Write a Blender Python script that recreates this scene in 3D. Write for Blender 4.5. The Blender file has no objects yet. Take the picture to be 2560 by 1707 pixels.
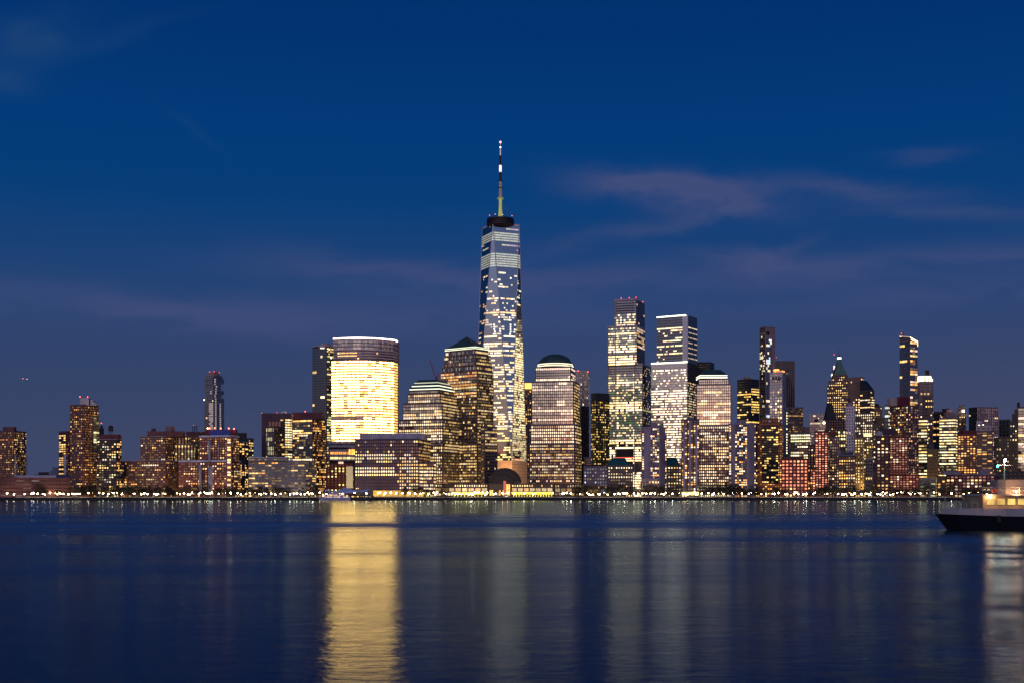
import bpy, math, random
from mathutils import Vector
rnd = random.Random(7)
F, HY, CX, H = 3174.0, 1239.0, 1280.0, 5.2      # focal length and horizon of the survey picture, eye height above the water
GZ = 3.2                                         # level of the made ground behind the seawall
scene = bpy.context.scene
COL = bpy.data.collections.new("city"); scene.collection.children.link(COL)

def K(x): return (x - CX) / F
def ZY(y, D): return H + (HY - y) / F * D
def PT(x, y, D): return Vector((K(x) * D, D, ZY(y, D)))

# ---------------------------------------------------------------- materials
MATS = {}
def nodes(m):
    m.use_nodes = True
    return m.node_tree.nodes, m.node_tree.links, m.node_tree.nodes["Principled BSDF"]
def mat(col, rough=0.8, metal=0.0, var=0.25, scale=0.08, ior=1.45, key=None):
    k = key or ("m", tuple(col), rough, metal, ior)
    if k in MATS: return MATS[k]
    m = bpy.data.materials.new("surface"); n, l, b = nodes(m)
    tc = n.new("ShaderNodeTexCoord"); nz = n.new("ShaderNodeTexNoise")
    nz.inputs["Scale"].default_value = scale; nz.inputs["Detail"].default_value = 5
    mp = n.new("ShaderNodeMapping"); mp.inputs["Scale"].default_value = (1, 1, .35)
    l.new(tc.outputs["Object"], mp.inputs[0]); l.new(mp.outputs[0], nz.inputs["Vector"])
    r = n.new("ShaderNodeValToRGB")
    r.color_ramp.elements[0].position = .3; r.color_ramp.elements[1].position = .7
    r.color_ramp.elements[0].color = tuple(c * (1 - var) for c in col) + (1,)
    r.color_ramp.elements[1].color = tuple(min(1, c * (1 + var)) for c in col) + (1,)
    l.new(nz.outputs["Fac"], r.inputs[0]); l.new(r.outputs[0], b.inputs["Base Color"])
    b.inputs["Roughness"].default_value = rough; b.inputs["Metallic"].default_value = metal
    b.inputs["IOR"].default_value = ior
    MATS[k] = m; return m
def glass(kind, ior, rough=.08, base=(.012, .014, .018), wob=0.0):
    k = ("g", kind)
    if k in MATS: return MATS[k]
    m = bpy.data.materials.new("window_glass"); n, l, b = nodes(m)
    b.inputs["Base Color"].default_value = base + (1,)
    b.inputs["Roughness"].default_value = rough; b.inputs["IOR"].default_value = ior
    a = n.new("ShaderNodeAttribute"); a.attribute_name = "glow"
    # uneven room light: furniture, blinds, ceiling lamps
    tc = n.new("ShaderNodeTexCoord"); nz = n.new("ShaderNodeTexNoise"); nz.inputs["Scale"].default_value = .55; nz.inputs["Detail"].default_value = 2
    l.new(tc.outputs["Object"], nz.inputs["Vector"])
    mr = n.new("ShaderNodeMapRange"); mr.inputs[1].default_value = .3; mr.inputs[2].default_value = .7; mr.inputs[3].default_value = .55; mr.inputs[4].default_value = 1.45
    l.new(nz.outputs["Fac"], mr.inputs[0])
    l.new(a.outputs["Color"], b.inputs["Emission Color"]); l.new(mr.outputs[0], b.inputs["Emission Strength"])
    m.cycles.emission_sampling = 'NONE'
    MATS[k] = m; return m
def glowmat(col, s, sample=False, key=None):
    k = key or ("e", tuple(col), s)
    if k in MATS: return MATS[k]
    m = bpy.data.materials.new("lit_surface"); n, l, b = nodes(m)
    b.inputs["Base Color"].default_value = (.3, .3, .3, 1)
    b.inputs["Emission Color"].default_value = tuple(col) + (1,); b.inputs["Emission Strength"].default_value = s
    if not sample: m.cycles.emission_sampling = 'NONE'
    MATS[k] = m; return m
GH = glass("h", 3.2); GM = glass("m", 1.85); GL = glass("l", 1.6); GX = glass("x", 3.7, .06)
GR = glass("r", 5.5, .05)
def curtain(col=(.03, .035, .045), ior=2.6, rough=.12): return mat(col, rough, 0, .1, .05, ior, ("cw", col, ior))

# ---------------------------------------------------------------- mesh builder
class MB:
    def __init__(s): s.v, s.f, s.m, s.c = [], [], [], []
    def face(s, pts, mi=0, col=(0, 0, 0)):
        i = len(s.v); s.v += [tuple(p) for p in pts]; s.f.append(tuple(range(i, i + len(pts)))); s.m.append(mi); s.c.append(col)
    def prism(s, poly, z0, z1, mi=0, top=True, bot=True, mt=None):
        n = len(poly)
        for i in range(n):
            a, b = poly[i], poly[(i + 1) % n]
            s.face([(a[0], a[1], z0), (b[0], b[1], z0), (b[0], b[1], z1), (a[0], a[1], z1)], mi)
        if top: s.face([(p[0], p[1], z1) for p in poly], mi if mt is None else mt)
        if bot: s.face([(p[0], p[1], z0) for p in reversed(poly)], mi)
    def loft(s, p0, z0, p1, z1, mi=0):
        n = len(p0)
        for i in range(n):
            j = (i + 1) % n
            s.face([(p0[i][0], p0[i][1], z0), (p0[j][0], p0[j][1], z0), (p1[j][0], p1[j][1], z1), (p1[i][0], p1[i][1], z1)], mi)
        s.face([(p[0], p[1], z1) for p in p1], mi); s.face([(p[0], p[1], z0) for p in reversed(p0)], mi)
    def box(s, x0, x1, y0, y1, z0, z1, mi=0): s.prism([(x0, y0), (x1, y0), (x1, y1), (x0, y1)], z0, z1, mi)
    def bar(s, a, b, r, mi=0, r2=None, n=6):
        a, b = Vector(a), Vector(b); d = (b - a)
        if d.length < 1e-6: return
        d.normalize(); u = d.cross(Vector((0, 0, 1)) if abs(d.z) < .9 else Vector((1, 0, 0))).normalized(); w = d.cross(u)
        r2 = r if r2 is None else r2
        A = [a + (u * math.cos(2 * math.pi * i / n) + w * math.sin(2 * math.pi * i / n)) * r for i in range(n)]
        B = [b + (u * math.cos(2 * math.pi * i / n) + w * math.sin(2 * math.pi * i / n)) * r2 for i in range(n)]
        for i in range(n):
            j = (i + 1) % n; s.face([A[j], A[i], B[i], B[j]], mi)
        s.face(A, mi); s.face(list(reversed(B)), mi)
    def ball(s, c, r, mi=0, n=8, k=5, sz=1):
        c = Vector(c)
        def p(i, j):
            t = math.pi * j / k; f = 2 * math.pi * i / n
            return c + Vector((math.sin(t) * math.cos(f), math.sin(t) * math.sin(f), math.cos(t) * sz)) * r
        for j in range(k):
            for i in range(n):
                q = [p(i, j), p(i, j + 1), p(i + 1, j + 1), p(i + 1, j)]
                if j == 0: q = q[:1] + q[1:3]
                elif j == k - 1: q = [q[0], q[1], q[3]]
                s.face(q, mi)
    def build(s, name, mats, parent=None, glow=False):
        o0 = parent_origin(parent)
        me = bpy.data.meshes.new(name)
        me.from_pydata([(v[0] - o0[0], v[1] - o0[1], v[2] - o0[2]) for v in s.v], [], s.f)
        for m in (mats if isinstance(mats, (list, tuple)) else [mats]): me.materials.append(m)
        if any(s.m): me.polygons.foreach_set("material_index", s.m)
        if glow:
            a = me.color_attributes.new("glow", 'FLOAT_COLOR', 'CORNER')
            data = []
            for f, c in zip(s.f, s.c): data += list((c[0], c[1], c[2], 1.0)) * len(f)
            a.data.foreach_set("color", data)
        o = bpy.data.objects.new(name, me); COL.objects.link(o)
        if parent is not None: o.parent = parent
        return o
ORG = {}
def parent_origin(p):
    v = Vector((0, 0, 0))
    while p is not None: v += Vector(p.location); p = p.parent
    return v
def thing(name, label, cat, loc, group=None):
    o = bpy.data.objects.new(name, None); COL.objects.link(o); o.location = loc
    o.empty_display_size = 5
    o['label'] = label; o['category'] = cat
    if group: o['group'] = group
    return o
def tag(o, label=None, cat=None, group=None, kind=None):
    if label: o['label'] = label
    if cat: o['category'] = cat
    if group: o['group'] = group
    if kind: o['kind'] = kind
    return o

# ---------------------------------------------------------------- windows
WW, YY, OO, GG, BB, PK = (1, .80, .50), (1, .62, .20), (1, .42, .09), (.92, .86, .42), (.75, .88, 1), (1, .70, .52)
def ST(fh=3.9, cw=2.8, fx=.72, fy=.66, p=.3, rp=.0, ph=.9, run=.5, pal=(WW, YY), k=1.3, g=None, m0=.6, m1=.8, dim=(0, 0, 0), mask=None, fn=None, edge=.4, dp=0):
    return dict(fh=fh, cw=cw, fx=fx, fy=fy, p=p, rp=rp, ph=ph, run=run, pal=pal, k=k, g=g or GM, m0=m0, m1=m1, dim=dim, mask=mask, fn=fn, edge=edge, dp=dp)
class Bld:
    def __init__(s, name, label, cat, loc):
        s.o = thing(name, label, cat, loc); s.win = {}; s.wall = MB(); s.cap = MB(); s.wm = []; s.nmax = 100
    def windows(s, A, B_, z0, z1, st):
        """grid of panes on the vertical face that runs from A to B_ (seen from outside, left to right)"""
        A, B_ = Vector(A[:2]), Vector(B_[:2]); W = (B_ - A).length
        if W < 1.5 or z1 - z0 < 2: return
        u = (B_ - A) / W; nrm = Vector((u.y, -u.x)) * .15
        z0 += st['m0']; z1 -= st['m1']
        nr = max(1, int(round((z1 - z0) / st['fh']))); fh = (z1 - z0) / nr
        w0 = W - 2 * st['edge']; nc = max(1, int(round(w0 / st['cw']))); cw = w0 / nc
        L = s.win.setdefault(st['g'], [])
        for r in range(nr):
            hot = rnd.random() < st['rp']; p = st['ph'] if hot else st['p']
            pc = rnd.choice(st['pal']); on = rnd.random() < p; rk = rnd.uniform(.75, 1.25)
            for c in range(nc):
                if st['mask'] and not st['mask'](r, c, nr, nc): continue
                if rnd.random() > st['run']: on = rnd.random() < p
                col = None; kk = st['k'] * rk * rnd.uniform(.55, 1.35)
                cc = pc if rnd.random() < .6 else rnd.choice(st['pal'])
                if st['fn']:
                    q = st['fn'](r, c, nr, nc)
                    if q is not None:
                        if q == 0: col = st['dim']
                        elif isinstance(q, tuple): col = q
                        else: col = tuple(x * q * rnd.uniform(.8, 1.1) for x in cc)
                if col is None:
                    col = tuple(x * kk for x in cc) if on else st['dim']
                    if not on and st['dp'] and rnd.random() < st['dp']: q_ = rnd.uniform(.06, .24) * st['k']; col = tuple(x * q_ for x in cc)
                h = fh * st['fy']; w = cw * st['fx']
                x = st['edge'] + cw * (c + .5); z = z0 + fh * (r + .5)
                a = A + u * (x - w / 2) + nrm; b = A + u * (x + w / 2) + nrm
                LL = L if not (st['g'] is GR and (rnd.random() < .3 or (r < 2 and nr > 6))) else s.win.setdefault(GM, [])
                LL.append(([(a.x, a.y, z - h / 2), (b.x, b.y, z - h / 2), (b.x, b.y, z + h / 2), (a.x, a.y, z + h / 2)], col, w * h))
    def box(s, name, poly, z0, z1, m, parent=None):
        b = MB(); b.prism(poly, z0, z1); return b.build(name, m, parent or s.o)
    def lamp(s, p, r=.9, col=(1, .08, .05), k=9, name='beacon'):
        b = MB(); b.ball(p, r, 0, 6, 4); b.bar(p, (p[0], p[1], p[2] - 2.2), .18, 1)
        return b.build(name, [glowmat(col, k), DARK], s.o)
    def finish(s, nmax=100):
        if s.wall.f: s.wall.build('wall', s.wm, s.o)
        allw = [(g, w) for g, L in s.win.items() for w in L]
        allw.sort(key=lambda t: (-round(t[1][2], 1), -t[1][0][0][2], t[1][0][0][0]))
        for g, (q, c, _) in allw[:nmax]:
            b = MB(); b.face(q, 0, c); b.build('window', g, s.o, True)
        rest = {}
        for g, (q, c, _) in allw[nmax:]: rest.setdefault(g, MB()).face(q, 0, c)
        if rest:
            b = MB(); ms = []
            for i, (g, mb) in enumerate(rest.items()):
                ms.append(g)
                for f, c in zip(mb.f, mb.c): b.face([mb.v[j] for j in f], i, c)
            tag(b.build('window', ms, s.o, True), kind='stuff')
def foot(xl, xc, xr, D, asp=1.0, t=None):
    """corner points of a rectangular plan whose near corner stands on the ray xc at depth D"""
    kl, kc, kr = K(xl), K(xc), K(xr)
    if xc >= xr - .5:
        n = Vector((kc + kl, 2)).normalized(); u = Vector((n.y, -n.x))     # facing the river
        R = Vector((kc * D, D)); w = (kc - kl) * D / (u.x - kl * u.y); Lp = R - u * w
        d = n * w * asp
        return [Lp, R, R + d * 1.0, Lp + d * 1.0], None
    C = Vector((kc * D, D))
    def wd(t):
        return (kc - kl) * D / (math.cos(t) + kl * math.sin(t)), (kc - kr) * D / (kr * math.cos(t) - math.sin(t))
    if t is None:
        lo, hi = math.atan(kr) + 1e-4, math.radians(86)
        lo = max(lo, 1e-3)
        for _ in range(60):
            t = (lo + hi) / 2; w, d = wd(t)
            if d / w > asp: lo = t
            else: hi = t
    w, d = wd(t)
    Lp = C + Vector((-math.cos(t), math.sin(t))) * w; R = C + Vector((math.sin(t), math.cos(t))) * d
    return [Lp, C, R, Lp + (R - C)], t
DARK = mat((.03, .03, .035), .7)
ROOF = mat((.09, .08, .085), .9)
ALLB = []
def weld(m):
    idx, vs, mp = {}, [], []
    for v in m.v:
        k = (round(v[0], 3), round(v[1], 3), round(v[2], 3))
        if k not in idx: idx[k] = len(vs); vs.append(v)
        mp.append(idx[k])
    m.v = vs; m.f = [tuple(mp[i] for i in f) for f in m.f]
def B(name, label, cat, D, tiers, wall, L=None, R=None, asp=1.0, wallR=None, cap=None, caph=.9, base=None, nmax=100, z0=None, fin=True):
    """tiers bottom to top: (xl, xc, xr, ytop [, L style, R style])"""
    x0 = (tiers[0][0] + tiers[0][2]) / 2
    b = Bld(name, label, cat, (K(x0) * (D + 15), D + 15, GZ))
    wR = wallR or wall; capm = cap or wall
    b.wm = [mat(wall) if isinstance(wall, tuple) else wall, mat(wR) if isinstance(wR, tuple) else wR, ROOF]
    b.capm = mat(capm) if isinstance(capm, tuple) else capm
    z = GZ if z0 is None else z0; t = None; b.T = []
    for i, T in enumerate(tiers):
        xl, xc, xr, yt = T[:4]; Di = D + i * 1.3
        poly, t = foot(xl, xc, xr, Di, asp, t)
        z1 = ZY(yt, Di)
        one = xc >= xr - .5
        P = [tuple(p) for p in poly]
        ww = b.wall
        ww.face([(P[0][0], P[0][1], z), (P[1][0], P[1][1], z), (P[1][0], P[1][1], z1), (P[0][0], P[0][1], z1)], 0)
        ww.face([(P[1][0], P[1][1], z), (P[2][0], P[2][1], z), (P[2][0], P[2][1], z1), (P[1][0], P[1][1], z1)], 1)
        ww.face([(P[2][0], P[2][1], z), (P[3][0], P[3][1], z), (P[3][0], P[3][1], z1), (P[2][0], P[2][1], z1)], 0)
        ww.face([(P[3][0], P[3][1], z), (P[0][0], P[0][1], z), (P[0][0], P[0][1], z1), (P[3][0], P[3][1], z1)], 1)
        ww.face([(p[0], p[1], z1) for p in P], 2)
        cxy = sum(poly, Vector((0, 0))) / 4
        big = [tuple(p + (p - cxy).normalized() * .35) for p in poly]; sml = [tuple(p - (p - cxy).normalized() * .8) for p in poly]
        cm = MB()
        for j in range(4):
            k = (j + 1) % 4
            A, Bq, Cq, Dq = big[j], big[k], sml[k], sml[j]; za, zb = z1 - .02, z1 + caph
            cm.face([(A[0], A[1], za), (Bq[0], Bq[1], za), (Bq[0], Bq[1], zb), (A[0], A[1], zb)])
            cm.face([(A[0], A[1], zb), (Bq[0], Bq[1], zb), (Cq[0], Cq[1], zb), (Dq[0], Dq[1], zb)])
            cm.face([(Cq[0], Cq[1], za), (Dq[0], Dq[1], za), (Dq[0], Dq[1], zb), (Cq[0], Cq[1], zb)])
        weld(cm); cm.build('parapet', b.capm, b.o)
        Ls = T[4] if len(T) > 4 and T[4] is not None else L
        Rs = T[5] if len(T) > 5 and T[5] is not None else (R if R is not None else (L if len(T) < 5 or T[4] is None else T[4]))
        zz = max(z, z)
        if Ls: b.windows(P[0], P[1], zz, z1, Ls)
        if not one and Rs: b.windows(P[1], P[2], zz, z1, Rs)
        b.T.append((poly, z, z1, Di)); z = z1
    b.top = z; b.nmax = nmax
    ALLB.append(b)
    return b
def shrink(poly, f, dx=0):
    c = sum([Vector(p[:2]) for p in poly], Vector((0, 0))) / len(poly)
    return [tuple(c + (Vector(p[:2]) - c) * f) for p in poly]
def pbox(b, part, x0, x1, ytop, ybot, m, dD=6, depth=10, kind=None, D=None):
    """box on a roof, laid out square to the street grid of its building"""
    D = (b.T[-1][3] if b.T else 0) + dD if D is None else D
    mb = MB(); mb.prism([(K(x0) * D, D), (K(x1) * D, D), (K(x1) * D, D + depth), (K(x0) * D, D + depth)], ZY(ybot, D), ZY(ytop, D))
    o = mb.build(part, m if not isinstance(m, tuple) else mat(m), b.o)
    if kind: o['kind'] = kind
    return o
def beacons(b, pts, D, col=(1, .08, .05), k=14, r=.9):
    for x, y in pts: b.lamp(PT(x, y, D), r * .75, col, k * .6)
def tank(b, x, yt, yb, wpx, D):
    """wooden rooftop water tank on legs"""
    r = wpx / F * D / 2; c = PT(x, yt, D); z0 = ZY(yb, D); h = c.z - z0; mb = MB()
    mb.bar((c.x, c.y, z0 + h * .35), (c.x, c.y, z0 + h * .85), r, 0, n=10); mb.bar((c.x, c.y, z0 + h * .85), (c.x, c.y, c.z), r * 1.05, 0, .1, 10)
    for a in range(4):
        dx, dy = math.cos(a * 1.57 + .7) * r * .8, math.sin(a * 1.57 + .7) * r * .8
        mb.bar((c.x + dx, c.y + dy, z0), (c.x + dx, c.y + dy, z0 + h * .36), .25)
    return mb.build('water_tank', mat((.05, .035, .03)), b.o)
WR0, WR1, WB, WCOL = .11, .19, .28, (.34, .45, .56)
BRICK = (.20, .075, .065); BRICKD = (.14, .055, .055); BROWN = (.17, .115, .09); TAUPE = (.22, .17, .16); LILAC = (.32, .25, .32)
STONE = (.34, .29, .29); OLIVE = (.15, .12, .075); WFC = (.115, .075, .08); NIGHT = (.025, .025, .035); PALE = (.5, .46, .5)
res = ST(fh=3.0, cw=2.7, fx=.46, fy=.46, p=.13, run=.25, pal=(YY, OO, OO, YY), k=1.5, g=GL, dp=.35, dim=(.012, .008, .01))
resd = ST(fh=3.0, cw=2.7, fx=.46, fy=.46, p=.09, run=.2, pal=(YY, OO), k=1.4, g=GL, dp=.3, dim=(.008, .006, .008))
res2 = ST(fh=3.1, cw=3.6, fx=.6, fy=.48, p=.2, run=.3, pal=(YY, YY, OO, OO), k=1.6, g=GM, dp=.35, dim=(.01, .01, .014))
bandr = ST(fh=3.2, cw=4.5, fx=.92, fy=.5, p=.22, rp=.15, ph=.6, run=.55, pal=(YY, WW, OO), k=1.5, g=GM, dim=(.01, .01, .012))
wfcL = ST(fh=3.95, cw=2.75, fx=.72, fy=.70, p=.10, rp=.30, ph=.8, run=.7, pal=(WW, YY, PK), k=1.05, g=GX, dp=.55, edge=.8)
wfcD = ST(fh=3.95, cw=2.75, fx=.5, fy=.52, p=.42, rp=.35, ph=.92, run=.4, pal=(WW, YY, YY), k=1.35, g=GM, dp=.8, edge=1.5, dim=(.01, .008, .008))
wfcS = ST(fh=3.95, cw=2.3, fx=.66, fy=.50, p=.40, rp=.45, ph=.9, run=.6, pal=(YY, YY, (1, .7, .36)), k=.95, g=GM, dp=.8, edge=.8)
wfcSD = ST(fh=3.95, cw=2.6, fx=.42, fy=.48, p=.25, rp=.2, ph=.8, run=.5, pal=(YY, YY, OO), k=.9, g=GM, dp=.8, edge=1.2)
off = ST(fh=3.9, cw=3.2, fx=.9, fy=.45, p=.25, rp=.35, ph=.85, run=.75, pal=(YY, WW, GG), k=1.5, g=GM, dp=.2)
punch = ST(fh=3.7, cw=3.3, fx=.42, fy=.5, p=.4, run=.3, pal=(WW, YY, YY), k=2.0, g=GL, dp=.3)
old = ST(fh=3.6, cw=3.2, fx=.42, fy=.5, p=.13, run=.2, pal=(WW, YY), k=1.6, g=GL, dp=.2)
glassy = ST(fh=3.9, cw=3.4, fx=.93, fy=.80, p=.08, rp=.05, ph=.6, run=.6, pal=(WW, YY), k=1.5, g=GH)

# ===== far left residential quarter =====
b = B('apartment_tower', 'brown brick apartment block cut off by the left edge, behind the school', 'building', 1700,
      [(-34, 35, 66, 1077)], BRICK, res, ST(fh=3.0, cw=2.4, fx=.5, fy=.5, p=.12, g=GL, pal=(YY,), run=.2, k=1.5, dp=.5), asp=.8)
pbox(b, 'penthouse', 7, 34, 1066, 1077, BRICK)
pbox(b, 'concrete_fin', 37, 39.6, 1136, 1190, PALE, dD=-3, depth=2); pbox(b, 'concrete_fin', 64.5, 67, 1136, 1190, PALE, dD=24, depth=2)
b = B('apartment_tower', 'narrow brown brick block with a pale vertical fin, left of the tall curved-crown brick tower', 'building', 1720,
      [(147, 165, 190, 1078)], BRICK, ST(fh=3, cw=5, fx=.8, fy=.5, p=.6, g=GL, pal=(YY,), k=1.3), res)
pbox(b, 'concrete_fin', 159.5, 165, 1136, 1186, PALE, dD=-4, depth=2)
SCH = ST(fh=4.6, cw=9, fx=.9, fy=.22, p=.35, run=.4, pal=((.55, .5, .55), (.6, .45, .4), YY), k=.22, g=GL)
b = B('school_building', 'long low brick school with strip windows and pale roof band at far left', 'building', 1545, [(-60, 175, 175, 1195)], BRICK, SCH, asp=.3)
pbox(b, 'roof_screen', 38, 140, 1187, 1195, PALE, dD=4); pbox(b, 'roof_screen', 140, 175, 1187, 1195, (.05, .07, .14), dD=5)
pbox(b, 'roof_unit', 28, 38, 1189, 1196, (.2, .2, .24), dD=2)
LOB = ST(fh=7, cw=5.5, fx=.8, fy=.7, p=.5, run=.5, pal=(OO, YY, WW), k=.5, g=GL, m0=0, m1=0)
b.windows((K(-40) * 1544.2, 1544.2), (K(172) * 1544.2, 1544.2), ZY(1233, 1545), ZY(1222, 1545), LOB)

b = B('apartment_tower', 'tall brick tower with two floors of glass corner strips and a pale curved rooftop crown', 'building', 1600,
      [(175, 207, 247, 1012)], BRICK, ST(fh=3, cw=3.1, fx=.5, fy=.5, p=.14, run=.25, pal=(YY, YY, OO), k=1.7, g=GL, dp=.4, dim=(.015, .01, .01)),
      ST(fh=3, cw=2.6, fx=.42, fy=.46, p=.14, run=.25, pal=(YY, OO, OO), k=1.5, g=GL, dp=.8, dim=(.03, .015, .01)), asp=1.2)
mb = MB(); D = 1606; n = 10; pr = []
for i in range(n + 1):
    x = 200 + 38 * i / n; y = 994 + 14 * (max(0, i - 3) / 7) ** 1.8; pr.append((K(x) * D, ZY(y, D)))
for i in range(n):
    (xa, za), (xb, zb) = pr[i], pr[i + 1]
    for yy, o in ((D, 0), (D + 12, 1)):
        q = [(xa, yy, ZY(1013, D)), (xb, yy, ZY(1013, D)), (xb, yy, zb), (xa, yy, za)]; mb.face(q if not o else q[::-1])
    mb.face([(xa, D, za), (xb, D, zb), (xb, D + 12, zb), (xa, D + 12, za)])
mb.face([(pr[0][0], D + 12, ZY(1013, D)), (pr[0][0], D, ZY(1013, D)), (pr[0][0], D, pr[0][1]), (pr[0][0], D + 12, pr[0][1])])
mb.face([(pr[-1][0], D, ZY(1013, D)), (pr[-1][0], D + 12, ZY(1013, D)), (pr[-1][0], D + 12, pr[-1][1]), (pr[-1][0], D, pr[-1][1])])
mb.build('rooftop_crown', mat((.62, .55, .5)), b.o)
pbox(b, 'crown_slot', 222.5, 225, 996, 1012, NIGHT, D=1605.2, depth=1)
beacons(b, [(200, 991), (219, 992)], 1606)
CG = ST(fh=3, cw=4, fx=.94, fy=.75, p=.2, run=.5, pal=(YY, GG, WW), k=1.1, g=GM, dp=.3, dim=(.02, .022, .015))
pp, z0, z1, Di = b.T[0]
C_, R_ = Vector(pp[1]), Vector(pp[2]); d_ = (R_ - C_).normalized(); nn = Vector((d_.y, -d_.x))
b.windows(C_ + d_ * ((R_ - C_).length * .62) + nn * .8, R_ + nn * .8, ZY(1125, 1600), ZY(1038, 1600), CG)
mb = MB(); a_ = C_ + d_ * ((R_ - C_).length * .61); e_ = R_ + d_ * .5
mb.prism([tuple(a_ + nn * .75), tuple(e_ + nn * .75), tuple(e_ - nn * 1), tuple(a_ - nn * 1)], ZY(1126, 1600), ZY(1036, 1600)); mb.build('glass_bay', mat((.12, .13, .12), .3), b.o)

b = B('church_tower', 'dark slim tower with a red light on its spire behind the stepped dark apartments', 'building', 1900, [(248, 260, 260, 1072)], NIGHT, None)
mb = MB(); c = PT(254, 1072, 1912); mb.bar(c, (c.x, c.y, ZY(1060, 1912)), 3.2, 0, .6); mb.bar((c.x, c.y, ZY(1060, 1912)), (c.x, c.y, ZY(1048, 1912)), .5, 0, .2); mb.build('spire', DARK, b.o)
beacons(b, [(253.5, 1057)], 1908)
b = B('apartment_block', 'stepped near-black apartment block with a water tank, right of the tall curved-crown tower', 'building', 1570,
      [(241, 291, 320, 1152), (243, 291, 304, 1098)], (.045, .035, .045), ST(fh=3, cw=3.3, fx=.56, fy=.5, p=.28, run=.35, pal=(YY, YY, WW, GG), k=1.6, g=GL, dp=.3),
      ST(fh=3, cw=3.3, fx=.6, fy=.6, p=.3, run=.35, pal=(YY, OO), k=1.6, g=GL, dp=.3), cap=(.3, .25, .28))
pbox(b, 'penthouse', 250, 297, 1085, 1098, (.17, .05, .05)); tank(b, 277, 1062, 1085, 12, 1580)

b = B('apartment_block', 'wide brick apartment block with a rooftop tank drum and brown rooftop cylinder', 'building', 1575,
      [(316, 414, 447, 1151), (351, 414, 438, 1090)], BRICK, ST(fh=3, cw=3.1, fx=.6, fy=.52, p=.14, rp=.1, ph=.6, run=.5, pal=(YY, YY, OO, WW), k=1.6, g=GM, dp=.4, dim=(.008, .007, .01)),
      resd, asp=.55, cap=(.3, .28, .32))
pbox(b, 'penthouse', 368, 458, 1077, 1090, BRICK); 
mb = MB(); c = PT(384, 1070, 1590); mb.bar((c.x, c.y, ZY(1078, 1590)), c, 2.8, 0, 2.8, 10); mb.build('rooftop_drum', mat(BRICKD), b.o)
mb = MB(); c = PT(426, 1065, 1590); mb.bar((c.x, c.y, ZY(1078, 1590)), c, 5.6, 0, 5.6, 14); mb.build('rooftop_cylinder', mat((.24, .17, .16)), b.o)
FINS = ST(fh=3.1, cw=3.8, fx=.45, fy=.8, p=.22, run=.2, pal=(YY, GG), k=1.2, g=GL, dp=.6, dim=(.04, .035, .02))
b = B('apartment_block', 'brown block with gold vertical fins between two red brick blocks', 'building', 1600, [(420, 484, 488, 1110), (436, 470, 473, 1091)], (.09, .07, .06), FINS, FINS, cap=(.4, .33, .25))
b = B('apartment_tower', 'narrow rust-brown block seen between the fin-fronted block and the blue-topped block', 'building', 1680, [(462, 500, 502, 1090)], (.2, .1, .05), resd)
pbox(b, 'penthouse', 478, 498, 1081, 1090, BRICKD)
b = B('lattice_mast_building', 'low distant block carrying a see-through lattice frame mast on its roof', 'building', 2100, [(466, 520, 520, 1080)], BRICKD, None)
mb = MB(); D = 2110
for x in (482, 487, 492):
    for y in (1063,): mb.bar(PT(x, 1081, D), PT(x, y, D), .5)
for y in (1064, 1069, 1074, 1079): mb.bar(PT(481, y, D), PT(493, y, D), .4)
mb.build('lattice_frame', DARK, b.o); beacons(b, [(484, 1062)], D, k=3)

stripe = lambda r, c, nr, nc: True
RW = ST(fh=3, cw=3.4, fx=.5, fy=.48, p=.19, run=.2, pal=(YY, YY, OO, WW), k=1.7, g=GM, dp=.5, dim=(.012, .01, .014))
b = B('apartment_block', 'red brick block with white bands, blue roof screen and row of red lights', 'building', 1560,
      [(446, 567, 602, 1153), (498, 575, 598, 1091)], (.25, .06, .055), RW, RW, asp=.5, cap=(.6, .6, .7), caph=2.2)
# pale stair and bay strips
for (x0, x1, y0, y1) in ((520, 526, 1100, 1153), (545, 549, 1100, 1153), (521, 548, 1165, 1235), (497, 503, 1160, 1235)):
    pbox(b, 'pale_bay', x0, x1, y0, y1, (.35, .35, .42), D=1566 if x0 < 530 and x0 > 510 or True else 0, depth=30)
pbox(b, 'glass_bay', 567, 578, 1093, 1236, (.35, .3, .28), D=1557.5, depth=3)
b.windows((K(567.5) * 1557.3, 1557.3), (K(577.5) * 1557.3, 1557.3), ZY(1234, 1560), ZY(1094, 1560), ST(fh=3.1, cw=5.4, fx=.9, fy=.6, p=.65, run=.3, pal=(YY, WW, OO), k=2.1, g=GL))
mb = MB(); D = 1572; mb.box(K(515) * D, K(588) * D, D, D + 14, ZY(1091, D), ZY(1073, D)); mb.build('penthouse', mat((.14, .03, .03)), b.o)
mb = MB(); mb.box(K(524) * (D - 1), K(575) * (D - 1), D - 1, D, ZY(1090, D), ZY(1074, D)); mb.build('blue_screen', mat((.02, .07, .34), .5), b.o)
beacons(b, [(524, 1070), (537, 1069), (552, 1070), (572, 1070), (585, 1071)], 1571, k=22, r=1.2)
b = B('apartment_block', 'brown glassy block right of the red block with the blue screen', 'building', 1610, [(585, 612, 620, 1105)], (.1, .085, .08), ST(fh=3, cw=3.2, fx=.7, fy=.6, p=.4, run=.4, pal=(YY, OO, YY), k=1.6, g=GM), cap=(.3, .3, .33))
b = B('office_block', 'dark block with a yellow-lit edge seen right of the brown glassy block', 'building', 1660, [(604, 621, 634, 1096)], (.05, .05, .055), None, ST(fh=3.2, cw=3, fx=.6, fy=.6, p=.6, pal=(YY, GG), k=1, g=GL))
b = B('office_block', 'black flat-topped block behind, just right of the blue rooftop screen', 'building', 1800, [(575, 617, 617, 1083)], (.04, .035, .04), None)

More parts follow.
